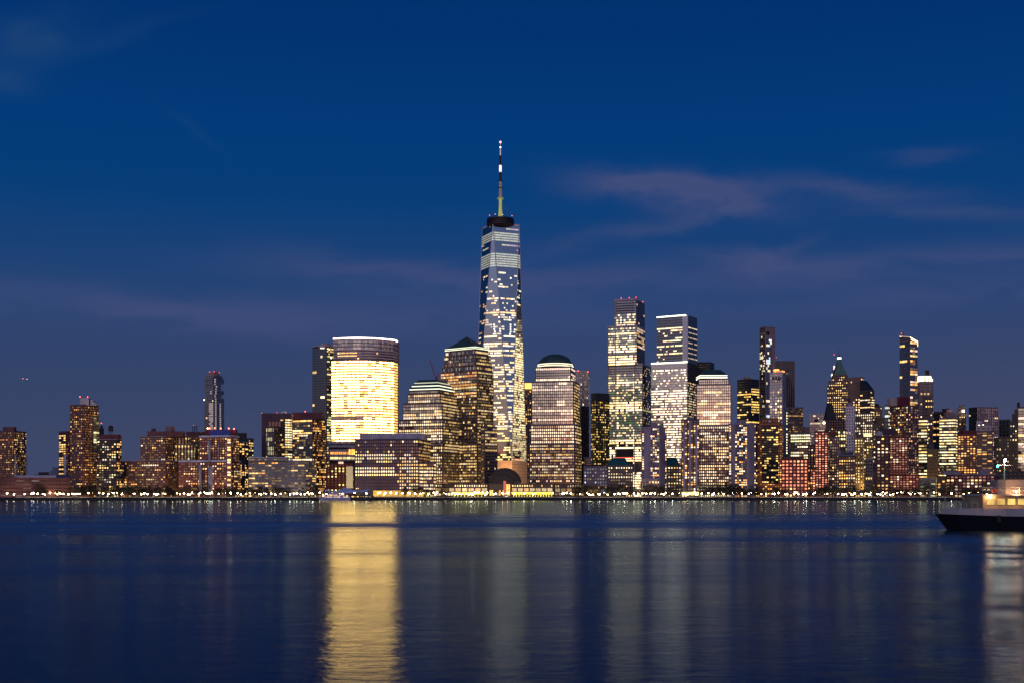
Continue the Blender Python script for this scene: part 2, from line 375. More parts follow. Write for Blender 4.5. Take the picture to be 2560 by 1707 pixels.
# ===== glass mid-rise and tower group left of the golden tower =====
b = B('apartment_tower', 'dark purple-brown slab with blank left wall and gold louvres, behind a white-finned front', 'building', 1700, [(654, 728, 733, 1034)], (.13, .07, .085),
      ST(fh=30, cw=4.2, fx=.6, fy=.3, p=0, g=GL, mask=lambda r, c, nr, nc: r == nr - 1 and 1 < c < 6), asp=.5)
pbox(b, 'louvre_panel', 715, 731, 1043, 1058, (.42, .3, .12), D=1695, depth=3); beacons(b, [(654, 1032), (692, 1031)], 1700, k=6, r=.6)
mb = MB(); mb.ball(PT(709, 1034, 1705), 4.5, 0, 12, 8); mb.build('rooftop_dome', mat((.6, .5, .5)), b.o)
b = B('apartment_tower', 'slim block with pale vertical fins beside a glassy yellow-lit face', 'building', 1640, [(664, 686, 701, 1066), ], (.12, .09, .09),
      ST(fh=6, cw=2.6, fx=.42, fy=.75, p=.55, run=.2, pal=((.8, .75, .55), GG), k=.75, g=GL, dim=(.02, .02, .02)), resd)
b = B('apartment_tower', 'glassy block glowing yellow floor by floor, right of the pale-finned block', 'building', 1645, [(701, 712, 731, 1044)], (.15, .13, .1),
      ST(fh=3.2, cw=3.4, fx=.8, fy=.6, p=.25, pal=(YY,), k=1.4, g=GM), ST(fh=3.2, cw=3.2, fx=.86, fy=.55, p=.8, rp=.3, ph=1, run=.6, pal=(GG, YY, WW), k=1.6, g=GM, dp=.9))
b = B('apartment_tower', 'tall apartment tower with grey glass left side, brick right side, left of golden tower', 'building', 1600, [(731, 781, 815, 1046)], (.1, .1, .12),
      ST(fh=3.1, cw=3.6, fx=.85, fy=.6, p=.22, rp=.12, ph=.85, run=.6, pal=(YY, YY, WW, OO), k=1.9, g=GM, dp=.3, dim=(.012, .014, .018)),
      ST(fh=3.1, cw=2.7, fx=.5, fy=.55, p=.32, rp=.1, ph=.7, run=.4, pal=(YY, OO), k=1.7, g=GL, dp=.5), wallR=(.16, .075, .055), asp=.9)
pbox(b, 'penthouse', 732, 807, 1030, 1046, (.15, .05, .055)); beacons(b, [(763, 1028), (801, 1033)], 1608, k=12)
BAL = ST(fh=3.1, cw=4.2, fx=.86, fy=.5, p=.13, run=.45, pal=(YY, YY, OO), k=1.4, g=GH, dp=.35, dim=(.015, .018, .022))
BAL['g'] = GM
b = B('apartment_block', 'long low grey glass apartment block with pale balcony bands on the waterfront', 'building', 1550, [(621, 762, 790, 1151), (621, 716, 722, 1143)], (.2, .2, .24), BAL, BAL, asp=.5, cap=(.5, .5, .55))
b = B('glass_tower', 'slender grey glass tower with flaring top, partly behind the golden tower', 'skyscraper', 2000, [(786, 817, 846, 1160), (781, 817, 846, 867)], (.03, .035, .045),
      ST(fh=4, cw=4.2, fx=.95, fy=.88, p=.03, run=.7, pal=(YY, WW), k=1.8, g=GH, fn=lambda r, c, nr, nc: (1.7 if (nr > 60 and (r - nr) in (-14, -15, -16, -17, -23) and c < 4 and rnd.random() < .85) else None)),
      ST(fh=4, cw=3.2, fx=.9, fy=.6, p=.4, rp=.2, ph=.9, run=.5, pal=(YY, GG, (1, .8, .2)), k=1.0, g=GM), asp=1.0)
D = 2003; mb = MB(); mb.prism([(K(783) * D, D), (K(817) * D, D - 6), (K(832) * D, D + 6), (K(805) * D, D + 25)], ZY(867, D), ZY(864, D)); mb.prism([(K(803) * D, D), (K(818) * D, D - 3), (K(826) * D, D + 6), (K(810) * D, D + 18)], ZY(864, D), ZY(859, D)); mb.build('crown', mat((.4, .32, .33)), b.o)
mb = MB(); mb.box(K(802) * D, K(812) * D, D - 6, D - 5, ZY(872, D), ZY(870, D)); mb.build('crown_light', glowmat((1, .85, .6), 3), b.o)
beacons(b, [(823, 874)], 1996, (1, .9, .7), 8)

# ===== west towers of the plaza =====
WH = (1, .88, .6)
b = B('office_block', 'broad dark grid-fronted office block with pale ribbed roof screen, in front of the golden tower', 'office building', 1570,
      [(887, 1046, 1076, 1097)], (.10, .075, .105),
      ST(fh=4.05, cw=2.95, fx=.52, fy=.52, p=.15, run=.6, pal=(WW, YY), k=1.7, g=GM, dp=.1, dim=(.006, .006, .012),
         fn=lambda r, c, nr, nc: (0 if (r < 4 and c < nc * .65) else (2.6 if (r in (4, 5) and c < nc * .6) else (1.5 if (r in (6, 9, 10) and c < nc * .62 and rnd.random() < .9) else (1.4 if (r < 10 and c > nc * .68 and rnd.random() < .75) else None))))),
      ST(fh=4.05, cw=2.5, fx=.6, fy=.5, p=.6, rp=.3, ph=.9, run=.5, pal=(YY, OO), k=.7, g=GL), asp=.9, z0=ZY(1224, 1570), cap=(.1, .075, .1))
bp = b
D = 1578; mb = MB(); pts = [(K(899) * D, D), (K(1042) * D, D - 1), (K(1060) * D, D + 6), (K(1062) * D, D + 40), (K(905) * D, D + 40)]; mb.prism(pts, ZY(1097, D), ZY(1082, D)); mb.build('roof_screen', mat((.5, .44, .5)), b.o)
mb = MB()
for x in range(903, 1042, 5): mb.box(K(x) * (D - .5), K(x + .6) * (D - .5), D - .8, D, ZY(1097, D), ZY(1083, D))
mb.build('screen_ribs', mat((.2, .17, .2)), b.o)
mb = MB(); D = 1574; mb.box(K(888) * D, K(1070) * D, D, D + 60, GZ, ZY(1224, D)); mb.build('recessed_base', mat((.1, .08, .06)), b.o)
ARC = ST(fh=12, cw=8, fx=.94, fy=.94, p=1, pal=((1, .52, .08),), k=.9, g=GL, m0=0, m1=0)
b.windows((K(932) * 1573.5, 1573.5), (K(1060) * 1573.5, 1573.5), ZY(1241, 1573), ZY(1224.5, 1573), ARC)
b = B('office_block', 'low purple-grey wing with square windows right of the broad grid-fronted block', 'office building', 1580, [(1046, 1084, 1090, 1155)], (.13, .09, .11),
      ST(fh=4.1, cw=2.1, fx=.5, fy=.5, p=.55, rp=.4, ph=.9, run=.7, pal=(WW, YY), k=1.7, g=GL), nmax=60)

b = B('office_tower', 'stepped office tower with flat-topped dark green roof and lit bands, lower than the pyramid tower', 'office tower', 1690,
      [(994, 1108, 1162, 1130, wfcD, wfcSD), (996, 1108, 1154, 1047, ST(fh=3.95, cw=2.75, fx=.58, fy=.6, p=.2, rp=.6, ph=.95, run=.6, pal=(WW, YY), k=1.7, g=GX, edge=1, dp=.3), wfcS),
       (1007, 1106, 1148, 1006, wfcL, wfcS), (1019, 1101, 1142, 982, wfcL, wfcS), (1024, 1098, 1136, 974)], WFC, wfcL, wfcS, asp=1.05, wallR=(.13, .095, .075), cap=(.16, .11, .11), caph=.6)
p4, _, zt, Dt = b.T[-1]
mb = MB(); z = zt + .9
for f0, f1, hh in ((1.0, .93, 4.5), (.90, .82, 4.5), (.79, .62, 5.2)):
    mb.loft(shrink(p4, f0), z, shrink(p4, f1), z + hh); z += hh
mb.build('roof', mat((.045, .085, .075), .5), b.o)
LG = (.95, 1.0, .68)
z = zt + .9
for i, (f0, hh) in enumerate(((1.006, 4.5), (.906, 4.5), (.796, 5.2))):
    mb = MB(); q = shrink(p4, f0)
    mb.prism([q[0], q[1], q[2], q[3]], z + .1, z + 1.3, 0); mb.build('light_band', glowmat(LG, 1.7 if i < 2 else .7), b.o); z += hh
b = B('office_tower', 'stepped office tower with pointed dark green pyramid roof left of the tallest skyscraper', 'office tower', 1720,
      [(1139, 1194, 1244, 1109, wfcD, wfcSD), (1101, 1193, 1234, 925, ST(fh=3.95, cw=2.75, fx=.70, fy=.62, p=.22, rp=.4, ph=.9, run=.75, pal=(YY, WW, OO), k=1.1, g=GX, edge=.8, dp=.6, fn=lambda r, c, nr, nc: (None if r > nr * .62 or c < nc * .42 or rnd.random() < .25 else 0)), wfcS),
       (1104, 1191, 1231, 912, wfcL, wfcS), (1109, 1190, 1227, 885, wfcL, wfcS), (1113, 1187, 1221, 873)], WFC, wfcL, wfcS, asp=1.1, wallR=(.14, .10, .08), cap=(.16, .11, .11), caph=.6)
p4, _, zt, Dt = b.T[-1]; pr_ = shrink(p4, 1.0); c4 = sum([Vector(p) for p in pr_], Vector((0, 0))) / 4
mb = MB(); 
for i in range(4):
    mb.face([(pr_[i][0], pr_[i][1], zt + 3.2), (pr_[(i + 1) % 4][0], pr_[(i + 1) % 4][1], zt + 3.2), (c4.x, c4.y, ZY(840, Dt + 20))])
mb.prism(pr_, zt + .9, zt + 3.2); mb.build('roof', mat((.045, .085, .08), .5), b.o)
for dz, f in ((.9, 1.02), (2.9, 1.015)):
    q = shrink(p4, f); mb = MB(); mb.prism(q, zt + dz + .1, zt + dz + .95); mb.build('light_band', glowmat(LG, 1.6), b.o)
b = B('office_block', 'shorter striped wing attached at the right foot of the pyramid tower', 'office building', 1665, [(1202, 1212, 1243, 1066, None, None)], (.12, .085, .08), wfcSD,
      ST(fh=3.95, cw=2.2, fx=.7, fy=.5, p=.4, rp=.4, ph=.9, run=.7, pal=(PK, YY), k=.9, g=GM, dp=.6, fn=lambda r, c, nr, nc: (None if r > nr * .62 else (0 if rnd.random() < .9 else None))), asp=2.2, nmax=60)

# gold-topped slim tower behind the tallest
b = B('office_tower', 'slim brown tower with a gold-lit top just right of the tallest skyscraper', 'office tower', 2150, [(1308, 1329, 1332, 957, ST(fh=3.8, cw=3.4, fx=.5, fy=.6, p=.15, run=.3, pal=(YY, OO), k=1.3, g=GL, dp=.3))], (.2, .14, .12))
pbox(b, 'lit_crown', 1312, 1330, 957, 971, glowmat((1, .55, .08), 2.2), D=2146, depth=3)

# domed tower
dlit = lambda lo, hi: (lambda r, c, nr, nc: None)
b = B('office_tower', 'grid-fronted office tower capped by a round dark green dome', 'office tower', 1700,
      [(1322, 1438, 1454, 1108, ST(fh=3.95, cw=2.75, fx=.52, fy=.52, p=.5, rp=.45, ph=.95, run=.5, pal=(WW, YY, PK), k=1.3, g=GM, dp=.8, edge=1.5, fn=lambda r, c, nr, nc: (None if r > nr * .33 or rnd.random() < .3 else 0)), wfcSD),
       (1326, 1437, 1453, 1060, ST(fh=3.95, cw=2.75, fx=.6, fy=.62, p=.45, rp=.3, ph=.9, run=.5, pal=(WW, PK), k=1.15, g=GX, dp=.8, edge=1), wfcS),
       (1329, 1434, 1449, 952, ST(fh=3.95, cw=2.75, fx=.74, fy=.72, p=.16, rp=.3, ph=.9, run=.75, pal=(WW, PK), k=1.1, g=GX, edge=.8, dp=.8), wfcS),
       (1338, 1427, 1438, 916, ST(fh=3.95, cw=2.75, fx=.74, fy=.70, p=.2, rp=.3, ph=.9, run=.7, pal=(WW, PK), k=1.5, g=GX, edge=.8, fn=lambda r, c, nr, nc: (1.3 if r == nr - 1 else None)))],
      WFC, asp=.9, wallR=(.13, .095, .075), cap=(.3, .24, .24), caph=.8)
p4, _, zt, Dt = b.T[-1]; c4 = sum([Vector(p) for p in p4], Vector((0, 0))) / 4; c4 = Vector((K(1388) * (Dt + 22), Dt + 22))
mb = MB(); R0 = 22.5; ns = 32
for k in range(9):
    a0, a1 = k / 9 * math.pi / 2, (k + 1) / 9 * math.pi / 2
    for i in range(ns):
        f0, f1 = 2 * math.pi * i / ns, 2 * math.pi * (i + 1) / ns
        q = [(c4.x + R0 * math.cos(a) * math.cos(f), c4.y + R0 * math.cos(a) * math.sin(f), zt + 5.5 + 13.5 * math.sin(a)) for a, f in ((a0, f0), (a0, f1), (a1, f1), (a1, f0))]
        mb.face(q if k < 8 else q[:3])
o = mb.build('dome', mat((.04, .08, .075), .55), b.o); [setattr(p, 'use_smooth', True) for p in o.data.polygons]
def ring(R, z0, z1, ns=32): return [(c4.x + R * math.cos(2 * math.pi * i / ns), c4.y + R * math.sin(2 * math.pi * i / ns)) for i in range(ns)]
mb = MB(); mb.prism(ring(24.4, 0, 0), zt + .9, zt + 2.2); mb.prism(ring(23.6, 0, 0), zt + 2.2, zt + 5.4); mb.build('dome_drum', mat((.2, .17, .16)), b.o)
for R, dz in ((24.9, 1.0), (23.9, 3.6)):
    mb = MB(); mb.prism(ring(R, 0, 0), zt + dz, zt + dz + 1.1); mb.build('light_band', glowmat((1, .93, .62), 1.8), b.o)

b = B('apartment_tower', 'slender grey ribbed tower standing behind the domed tower', 'apartment tower', 1950, [(1440, 1471, 1473, 928)], (.3, .26, .28),
      ST(fh=3.4, cw=3.2, fx=.42, fy=.8, p=.12, run=.25, pal=(YY, WW), k=1.2, g=GM, dp=.2), cap=(.5, .45, .45))
beacons(b, [(1445, 926), (1470, 929)], 1950, k=12)
b = B('office_tower', 'black lower tower in front of the slender grey ribbed tower', 'office tower', 1900, [(1444, 1453, 1473, 1016, None, ST(fh=3.8, cw=3.5, fx=.5, fy=.6, p=.05, pal=(YY,), k=1, g=GM))], (.035, .03, .04))
b = B('hotel_tower', 'black glass tower speckled with gold windows, left of the glass tower with braced corners', 'office tower', 1850,
      [(1477, 1490, 1524, 1000, None, None), (1477, 1490, 1524, 983, ST(p=0, g=GM), ST(p=0, g=GM))], (.04, .035, .02), ST(fh=3.6, cw=3, fx=.45, fy=.5, p=.3, run=.3, pal=((1, .62, .12), YY), k=1.6, g=GM, dp=.3, dim=(.02, .014, .002)), asp=2)

# small green-roofed pair and lilac block
def mansard(b, x0, x1, yt, yb, D, m):
    mb = MB(); q0 = [(K(x0) * D, D), (K(x1) * D, D), (K(x1) * D, D + 25), (K(x0) * D, D + 25)]; a = (x1 - x0) * .22
    q1 = [(K(x0 + a) * D, D + 6), (K(x1 - a) * D, D + 6), (K(x1 - a) * D, D + 19), (K(x0 + a) * D, D + 19)]
    zm = ZY(yb, D) + (ZY(yt, D) - ZY(yb, D)) * .6; qm = [((a_[0] * .45 + c_[0] * .55), (a_[1] * .45 + c_[1] * .55)) for a_, c_ in zip(q0, q1)]
    mb.loft(q0, ZY(yb, D), qm, zm); mb.loft(qm, zm, q1, ZY(yt, D)); return mb.build('roof', m, b.o)
TEAL = mat((.01, .10, .11), .6)
sm = ST(fh=4, cw=3.2, fx=.42, fy=.45, p=.33, rp=.4, ph=.85, run=.5, pal=(YY, WW), k=1.6, g=GL, dp=.3)
b = B('stone_building', 'brown stone building under a teal hipped roof, left of the first lilac-walled tower', 'building', 1620, [(1519, 1583, 1583, 1163)], (.13, .095, .085), sm, asp=.4)
mansard(b, 1519, 1575, 1143, 1163, 1622, TEAL)
b = B('stone_building', 'brown stone building under a teal hipped roof, between the two lilac-walled towers', 'building', 1640, [(1662, 1704, 1704, 1163)], (.12, .09, .08), sm, asp=.5)
mansard(b, 1655, 1701, 1142, 1163, 1642, TEAL)
b = B('stone_building', 'low lilac-brown building with dark curved roof edge, right of the domed tower', 'building', 1625, [(1459, 1519, 1519, 1166)], (.18, .135, .17), ST(fh=4, cw=3.3, fx=.42, fy=.45, p=.25, run=.4, pal=(WW, BB), k=1.5, g=GL, dp=.5), asp=.5)
pbox(b, 'dark_roof', 1465, 1510, 1161, 1167, NIGHT, depth=20)

# ===== lilac concrete apartment towers on the esplanade =====
def plaza_mask(lo, hi): return lambda r, c, nr, nc: (c == 0 or c == nc - 1 or lo <= c / nc < hi)
GP = ST(fh=2.85, cw=3.0, fx=.66, fy=.55, p=.42, run=.3, pal=(YY, WW, WW, OO), k=2.1, g=GL, dp=.3, edge=1.2)
def st_with(s, **k): d = dict(s); d.update(k); return d
b = B('apartment_tower', 'lilac concrete tower with blank side panels and a small low block at its foot', 'apartment tower', 1580, [(1603, 1650, 1667, 1067)], LILAC,
      st_with(GP, mask=lambda r, c, nr, nc: c == 0 or c >= nc * .38), st_with(GP, mask=lambda r, c, nr, nc: c == nc - 1), asp=.7)
pbox(b, 'penthouse', 1628, 1645, 1056, 1067, LILAC); pbox(b, 'penthouse', 1645, 1660, 1062, 1067, (.25, .2, .25), dD=9)
b = B('low_block', 'small pale concrete block with a five by five window grid at the waterfront', 'building', 1540, [(1605, 1645, 1645, 1198)], (.36, .29, .3), ST(fh=4.6, cw=4, fx=.6, fy=.55, p=.2, pal=(YY,), k=1.4, g=GL), asp=.6)
RB = ST(fh=2.85, cw=3.75, fx=.62, fy=.6, p=.24, run=.2, pal=(YY, WW, OO), k=2.2, g=GL, dp=.25)
b = B('apartment_tower', 'lilac concrete tower with three full-height pale ribs and a lit ground floor', 'apartment tower', 1560, [(1703, 1749, 1749, 1048)], (.10, .08, .11), RB, asp=.7)
for x in (1710.5, 1725, 1741): pbox(b, 'rib', x - 2.3, x + 2.3, 1050 if x == 1725 else 1060, 1228, (.36, .3, .42), D=1557, depth=2.5)
pbox(b, 'penthouse', 1718, 1734, 1044, 1048, LILAC)
b.windows((K(1703) * 1557.5, 1557.5), (K(1748) * 1557.5, 1557.5), ZY(1237, 1560), ZY(1228, 1560), ST(fh=3, cw=5, fx=.9, fy=.9, p=1, pal=((1, .8, .25),), k=1.6, g=GL, m0=0, m1=0))
b = B('apartment_tower', 'lilac concrete tower with blank right panel, right of the flat-hipped grid tower', 'apartment tower', 1590, [(1821, 1870, 1890, 1058)], LILAC,
      st_with(GP, mask=lambda r, c, nr, nc: c == 0 or c >= nc * .3), st_with(GP, mask=lambda r, c, nr, nc: c == nc - 1), asp=.7)
pbox(b, 'penthouse', 1846, 1866, 1049, 1058, LILAC)

# grid tower with flat hipped roof
b = B('office_tower', 'pale grid-fronted office tower with low flat-topped dark roof and lit cornice', 'office tower', 1700,
      [(1739, 1829, 1829, 1062, ST(fh=3.95, cw=2.75, fx=.56, fy=.55, p=.3, rp=.6, ph=.8, run=.5, pal=(WW, YY), k=1.6, g=GM, edge=1, dp=.4)),
       (1741, 1828, 1828, 960, ST(fh=3.95, cw=2.75, fx=.76, fy=.74, p=.14, rp=.3, ph=.8, run=.7, pal=(WW, YY), k=1.15, g=GX, edge=.8, dp=.8)), (1746, 1823, 1823, 946, wfcL)], (.16, .12, .115), asp=.6, cap=(.35, .3, .28))
D = 1706; q0 = [(K(1750) * D, D), (K(1818) * D, D), (K(1818) * D, D + 34), (K(1750) * D, D + 34)]; q1 = [(K(1767) * D, D + 9), (K(1804) * D, D + 9), (K(1804) * D, D + 25), (K(1767) * D, D + 25)]
mb = MB(); mb.prism(q0, ZY(946, D), ZY(936, D)); mb.loft(q0, ZY(936, D), q1, ZY(922, D)); mb.build('roof', mat((.045, .085, .08), .5), b.o)
for y0, y1 in ((939, 937), (944.5, 941.5)):
    mb = MB(); mb.prism(shrink(q0, 1.012), ZY(y0, D), ZY(y1, D)); mb.build('light_band', glowmat((.98, .97, .7), 2.0), b.o)
b = B('office_tower', 'plain black tower rising behind, between the pale two-part glass tower and the hipped grid tower', 'office tower', 2250, [(1738, 1775, 1786, 906)], (.02, .02, .03), ST(fh=4, cw=3.4, fx=.85, fy=.5, p=.25, rp=.3, ph=.8, run=.6, pal=(YY,), k=1.1, g=GM, fn=lambda r, c, nr, nc: 0 if r > nr * .82 else None))
pbox(b, 'penthouse', 1742, 1772, 905, 908, NIGHT, dD=12)

# ===== middle right =====
b = B('office_tower', 'black box-shaped office tower with gold-lit floors', 'office tower', 1950, [(1843, 1878, 1898, 948)], (.02, .018, .022),
      ST(fh=3.9, cw=2.6, fx=.85, fy=.5, p=.12, rp=.35, ph=.8, run=.7, pal=(YY, (1, .6, .12)), k=1.5, g=GL, fn=lambda r, c, nr, nc: 0 if r > nr * .93 else None), asp=.8)
pbox(b, 'penthouse', 1862, 1876, 942, 948, (.25, .15, .06), dD=8)
b = B('apartment_tower', 'very slender tower still under construction with raw concrete top and one glass corner', 'apartment tower', 2000, [(1899, 1913, 1938, 818)], (.20, .13, .13),
      ST(fh=4, cw=3.2, fx=.7, fy=.75, p=.05, pal=(WW,), k=1.2, g=GM, dim=(.004, .003, .003)), False, wallR=(.30, .2, .2), asp=1.5)
pp, _, zt, Di = b.T[0]; C_, R_ = Vector(pp[1]), Vector(pp[2]); d_ = (R_ - C_)
b.windows(C_ + d_ * .08, C_ + d_ * .66, ZY(1075, 2000), ZY(846, 2000), ST(fh=4, cw=2.6, fx=.94, fy=.9, p=.1, pal=(WW, BB), k=1.3, g=GX, fn=lambda r, c, nr, nc: (1.2 if (.62 < r / nr < .82 and rnd.random() < .35) else None)))
b.windows(C_ + d_ * .04, C_ + d_ * .5, ZY(840, 2000), ZY(825, 2000), ST(fh=8, cw=6, fx=.8, fy=.7, p=0, g=GL))
b.windows(Vector(pp[0]) * 1, C_, ZY(1075, 2000), ZY(846, 2000), ST(fh=4, cw=2.4, fx=.6, fy=.6, p=.02, g=GL, pal=(WW,), fn=lambda r, c, nr, nc: (1.4 if (.6 < r / nr < .86 and rnd.random() < .3) else None)))
b = B('office_tower', 'white stone tower with orange-lit roof and three dark openings near the top', 'office tower', 1880, [(1924, 1956, 1966, 931)], (.55, .47, .5),
      ST(fh=4.3, cw=4.1, fx=.62, fy=.6, p=.2, run=.3, pal=(WW, YY), k=1.6, g=GX, dp=.4, fn=lambda r, c, nr, nc: ((0.0001 if r == nr - 4 or r == nr - 5 else None) if r > nr - 7 else None)), False, asp=1.1, wallR=(.2, .22, .3))
for x in (1933, 1940, 1947.5): pbox(b, 'dark_opening', x - 2, x + 2, 941, 948, NIGHT, D=1876, depth=2)
pbox(b, 'lit_rooftop', 1937, 1948, 922, 926, glowmat((1, .5, .08), 1.8), dD=8); pbox(b, 'lit_rooftop', 1937, 1962, 926, 930, glowmat((1, .18, .05), .8), dD=9)
beacons(b, [(1938, 928), (1956, 927), (1960, 929)], 1880, (1, .35, .1), 8)
b = B('office_tower', 'broad brown office tower behind the white stone tower', 'office tower', 2300, [(1930, 1938, 1987, 903)], (.16, .11, .10), None,
      ST(fh=3.9, cw=4.2, fx=.5, fy=.75, p=.03, rp=.14, ph=.9, run=.8, pal=(YY,), k=1.3, g=GL, fn=lambda r, c, nr, nc: 0 if r > nr * .82 else None), asp=2)
beacons(b, [(1941, 893)], 2300, k=5, r=.8)
b = B('office_block', 'lower grey-brown step beside the broad brown tower, gold-lit towards the street', 'office building', 2240, [(1960, 1968, 2008, 1018)], (.2, .155, .14), None,
      ST(fh=3.9, cw=3.4, fx=.8, fy=.35, p=.06, rp=.1, ph=.5, run=.5, pal=(YY, OO), k=.9, g=GL, dp=.3), asp=2)
b = B('apartment_tower', 'slim blue-grey tower edge with one column of white windows beside the white stone tower', 'apartment tower', 1900, [(1956, 1963, 1970, 1020, ST(fh=4, cw=6, fx=.5, fy=.5, p=.8, pal=(WW, GG), k=2, g=GL))], (.2, .2, .26))
b = B('apartment_tower', 'brick tower with stepped gable top and dark glass centre', 'apartment tower', 1640, [(1893, 1956, 1957, 1062), (1898, 1950, 1951, 1055), (1904, 1945, 1946, 1046)], (.26, .09, .05),
      ST(fh=3.1, cw=3.2, fx=.6, fy=.5, p=.25, run=.2, pal=(YY, OO, YY), k=1.8, g=GL, dp=.2, dim=(.004, .004, .006), fn=lambda r, c, nr, nc: 0.0001 if nr < 6 else None), asp=.6)
pbox(b, 'dark_glass_centre', 1904, 1946, 1064, 1209, (.02, .02, .03), D=1638.4, depth=1.2)
b.windows((K(1904) * 1638.2, 1638.2), (K(1946) * 1638.2, 1638.2), ZY(1208, 1640), ZY(1064, 1640), ST(fh=3.1, cw=3.1, fx=.8, fy=.5, p=.22, run=.3, pal=(YY, (1, .7, .15)), k=1.8, g=GL, dp=.1))
pbox(b, 'pale_panel', 1922, 1927, 1050, 1055, (.7, .6, .6), D=1640, depth=1)
RED = (1, .28, .12); RED2 = (1, .4, .22)
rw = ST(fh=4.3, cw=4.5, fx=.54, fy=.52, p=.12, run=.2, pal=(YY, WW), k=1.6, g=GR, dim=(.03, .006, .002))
b = B('apartment_block', 'low red brick block whose windows mirror the orange sunset', 'apartment building', 1560, [(1953, 2020, 2021, 1146)], (.13, .03, .03), rw, asp=.5, nmax=120)
pbox(b, 'penthouse', 1960, 2010, 1141, 1146, BRICKD, depth=12)
b = B('office_block', 'grey-green office block with bright white-lit floors, above the low sunset-lit brick block', 'office building', 1850, [(1976, 2026, 2027, 1082)], (.16, .15, .12),
      ST(fh=4.2, cw=3, fx=.75, fy=.45, p=.2, rp=.4, ph=.9, run=.5, pal=(WW, GG), k=2.1, g=GL, dp=.2), asp=.5)
pbox(b, 'penthouse', 2010, 2024, 1066, 1082, (.17, .12, .11))
b = B('office_block', 'white finely gridded office block with a dark square opening near the roof', 'office building', 2050, [(2024, 2063, 2064, 1034)], (.4, .37, .4),
      ST(fh=4, cw=1.9, fx=.5, fy=.6, p=.04, rp=.12, ph=.6, run=.6, pal=(WW,), k=1.3, g=GM), asp=.6)
pbox(b, 'dark_opening', 2037, 2047, 1047, 1053, NIGHT, D=2044, depth=2); b.lamp(PT(2060, 1056, 2040), 1.6, (1, .9, .5), 18, 'floodlight')
b = B('apartment_tower', 'slim red brick tower whose windows mirror the orange sunset', 'apartment tower', 1600, [(2037, 2070, 2071, 1078)], (.12, .025, .03),
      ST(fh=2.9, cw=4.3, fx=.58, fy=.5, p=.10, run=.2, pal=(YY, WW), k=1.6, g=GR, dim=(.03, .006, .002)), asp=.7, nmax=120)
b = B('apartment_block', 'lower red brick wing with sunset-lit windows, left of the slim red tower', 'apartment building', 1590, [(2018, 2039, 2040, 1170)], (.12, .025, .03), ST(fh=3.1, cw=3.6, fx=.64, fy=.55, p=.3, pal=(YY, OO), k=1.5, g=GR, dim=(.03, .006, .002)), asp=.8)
b = B('apartment_block', 'dark unlit block squeezed between the two sunset-lit brick buildings', 'apartment building', 1700, [(2019, 2042, 2042, 1112)], (.06, .045, .05), old, asp=.8)
# copper pyramid tower
sk = ST(fh=4, cw=3.4, fx=.42, fy=.42, p=.36, rp=.15, ph=.8, run=.3, pal=(YY, YY, WW), k=1.8, g=GL, dp=.2)
b = B('skyscraper', 'old brown skyscraper with green copper pyramid and lantern light', 'skyscraper', 2150, [(2067, 2121, 2122, 965, sk), (2071, 2120, 2121, 952, sk), (2080, 2118, 2119, 938, ST(fh=4, cw=3.4, fx=.42, fy=.42, p=.4, pal=(YY,), k=1.6, g=GL))], (.17, .105, .085), asp=.8)
D = 2160; cx, cy = K(2102.5) * D, D + 12
def sq(h): return [(cx - h, cy - h), (cx + h, cy - h), (cx + h, cy + h), (cx - h, cy + h)]
mb = MB(); prof = [(938, 10.5), (928, 9), (918, 6.6), (908, 4.4), (900, 2.7), (894, 2.4)]
for (ya, ra), (yb, rb) in zip(prof, prof[1:]): mb.loft(sq(ra), ZY(ya, D), sq(rb), ZY(yb, D))
mb.loft(sq(2.4), ZY(892, D), sq(.3), ZY(880, D)); mb.bar((cx, cy, ZY(882, D)), (cx, cy, ZY(872, D)), .3)
mb.build('copper_roof', mat((.10, .22, .17), .7), b.o)
mb = MB(); mb.prism(sq(2.5), ZY(895.5, D), ZY(891.5, D)); mb.build('lantern', glowmat((.95, 1, .7), 6), b.o)
mb = MB()
for x in (2082, 2096, 2113): mb.box(K(x) * 2147, K(x + 3.5) * 2147, 2147, 2150, ZY(945, 2150), ZY(932, 2150))
mb.build('turrets', mat((.2, .12, .1)), b.o)
b = B('skyscraper', 'slim dark tower with a tall red-tipped antenna, peeking left of the copper pyramid', 'skyscraper', 2300, [(2077, 2091, 2092, 937), (2081, 2089, 2089, 925)], (.1, .08, .08), sk)
mb = MB(); mb.bar(PT(2085.5, 925, 2310), PT(2085.5, 914, 2310), 1.4, 1); mb.bar(PT(2085.5, 914, 2310), PT(2085.5, 886, 2310), .35, 0, .2); mb.build('antenna', [mat((.4, .35, .4)), glowmat((1, .5, .35), 2.5)], b.o)
beacons(b, [(2085.5, 886)], 2310, k=8); b.lamp(PT(2081, 937, 2296), 2.2, (1, .95, .7), 8, 'floodlight')
b = B('office_tower', 'old near-black building with steep dark roof in front of the copper pyramid skyscraper', 'office tower', 1980, [(2064, 2110, 2111, 1047)], (.04, .035, .04), ST(fh=4, cw=4, fx=.4, fy=.4, p=.12, pal=(YY,), k=1.4, g=GL), asp=.6)
D = 1985; mb = MB(); mb.loft([(K(2066) * D, D), (K(2092) * D, D), (K(2092) * D, D + 20), (K(2066) * D, D + 20)], ZY(1047, D), [(K(2073) * D, D + 6), (K(2082) * D, D + 6), (K(2082) * D, D + 14), (K(2073) * D, D + 14)], ZY(1005, D)); mb.build('steep_roof', DARK, b.o)
b = B('office_tower', 'broad flat-topped brown stone tower with bright windows, right of the copper pyramid', 'skyscraper', 2080, [(2118, 2158, 2160, 943)], (.22, .12, .10),
      ST(fh=4.1, cw=3.9, fx=.42, fy=.48, p=.6, run=.4, pal=(WW, YY, WW), k=2.1, g=GL, dp=.2, fn=lambda r, c, nr, nc: (0.0001 if r > nr * .82 and rnd.random() < .9 else None)), asp=.7)
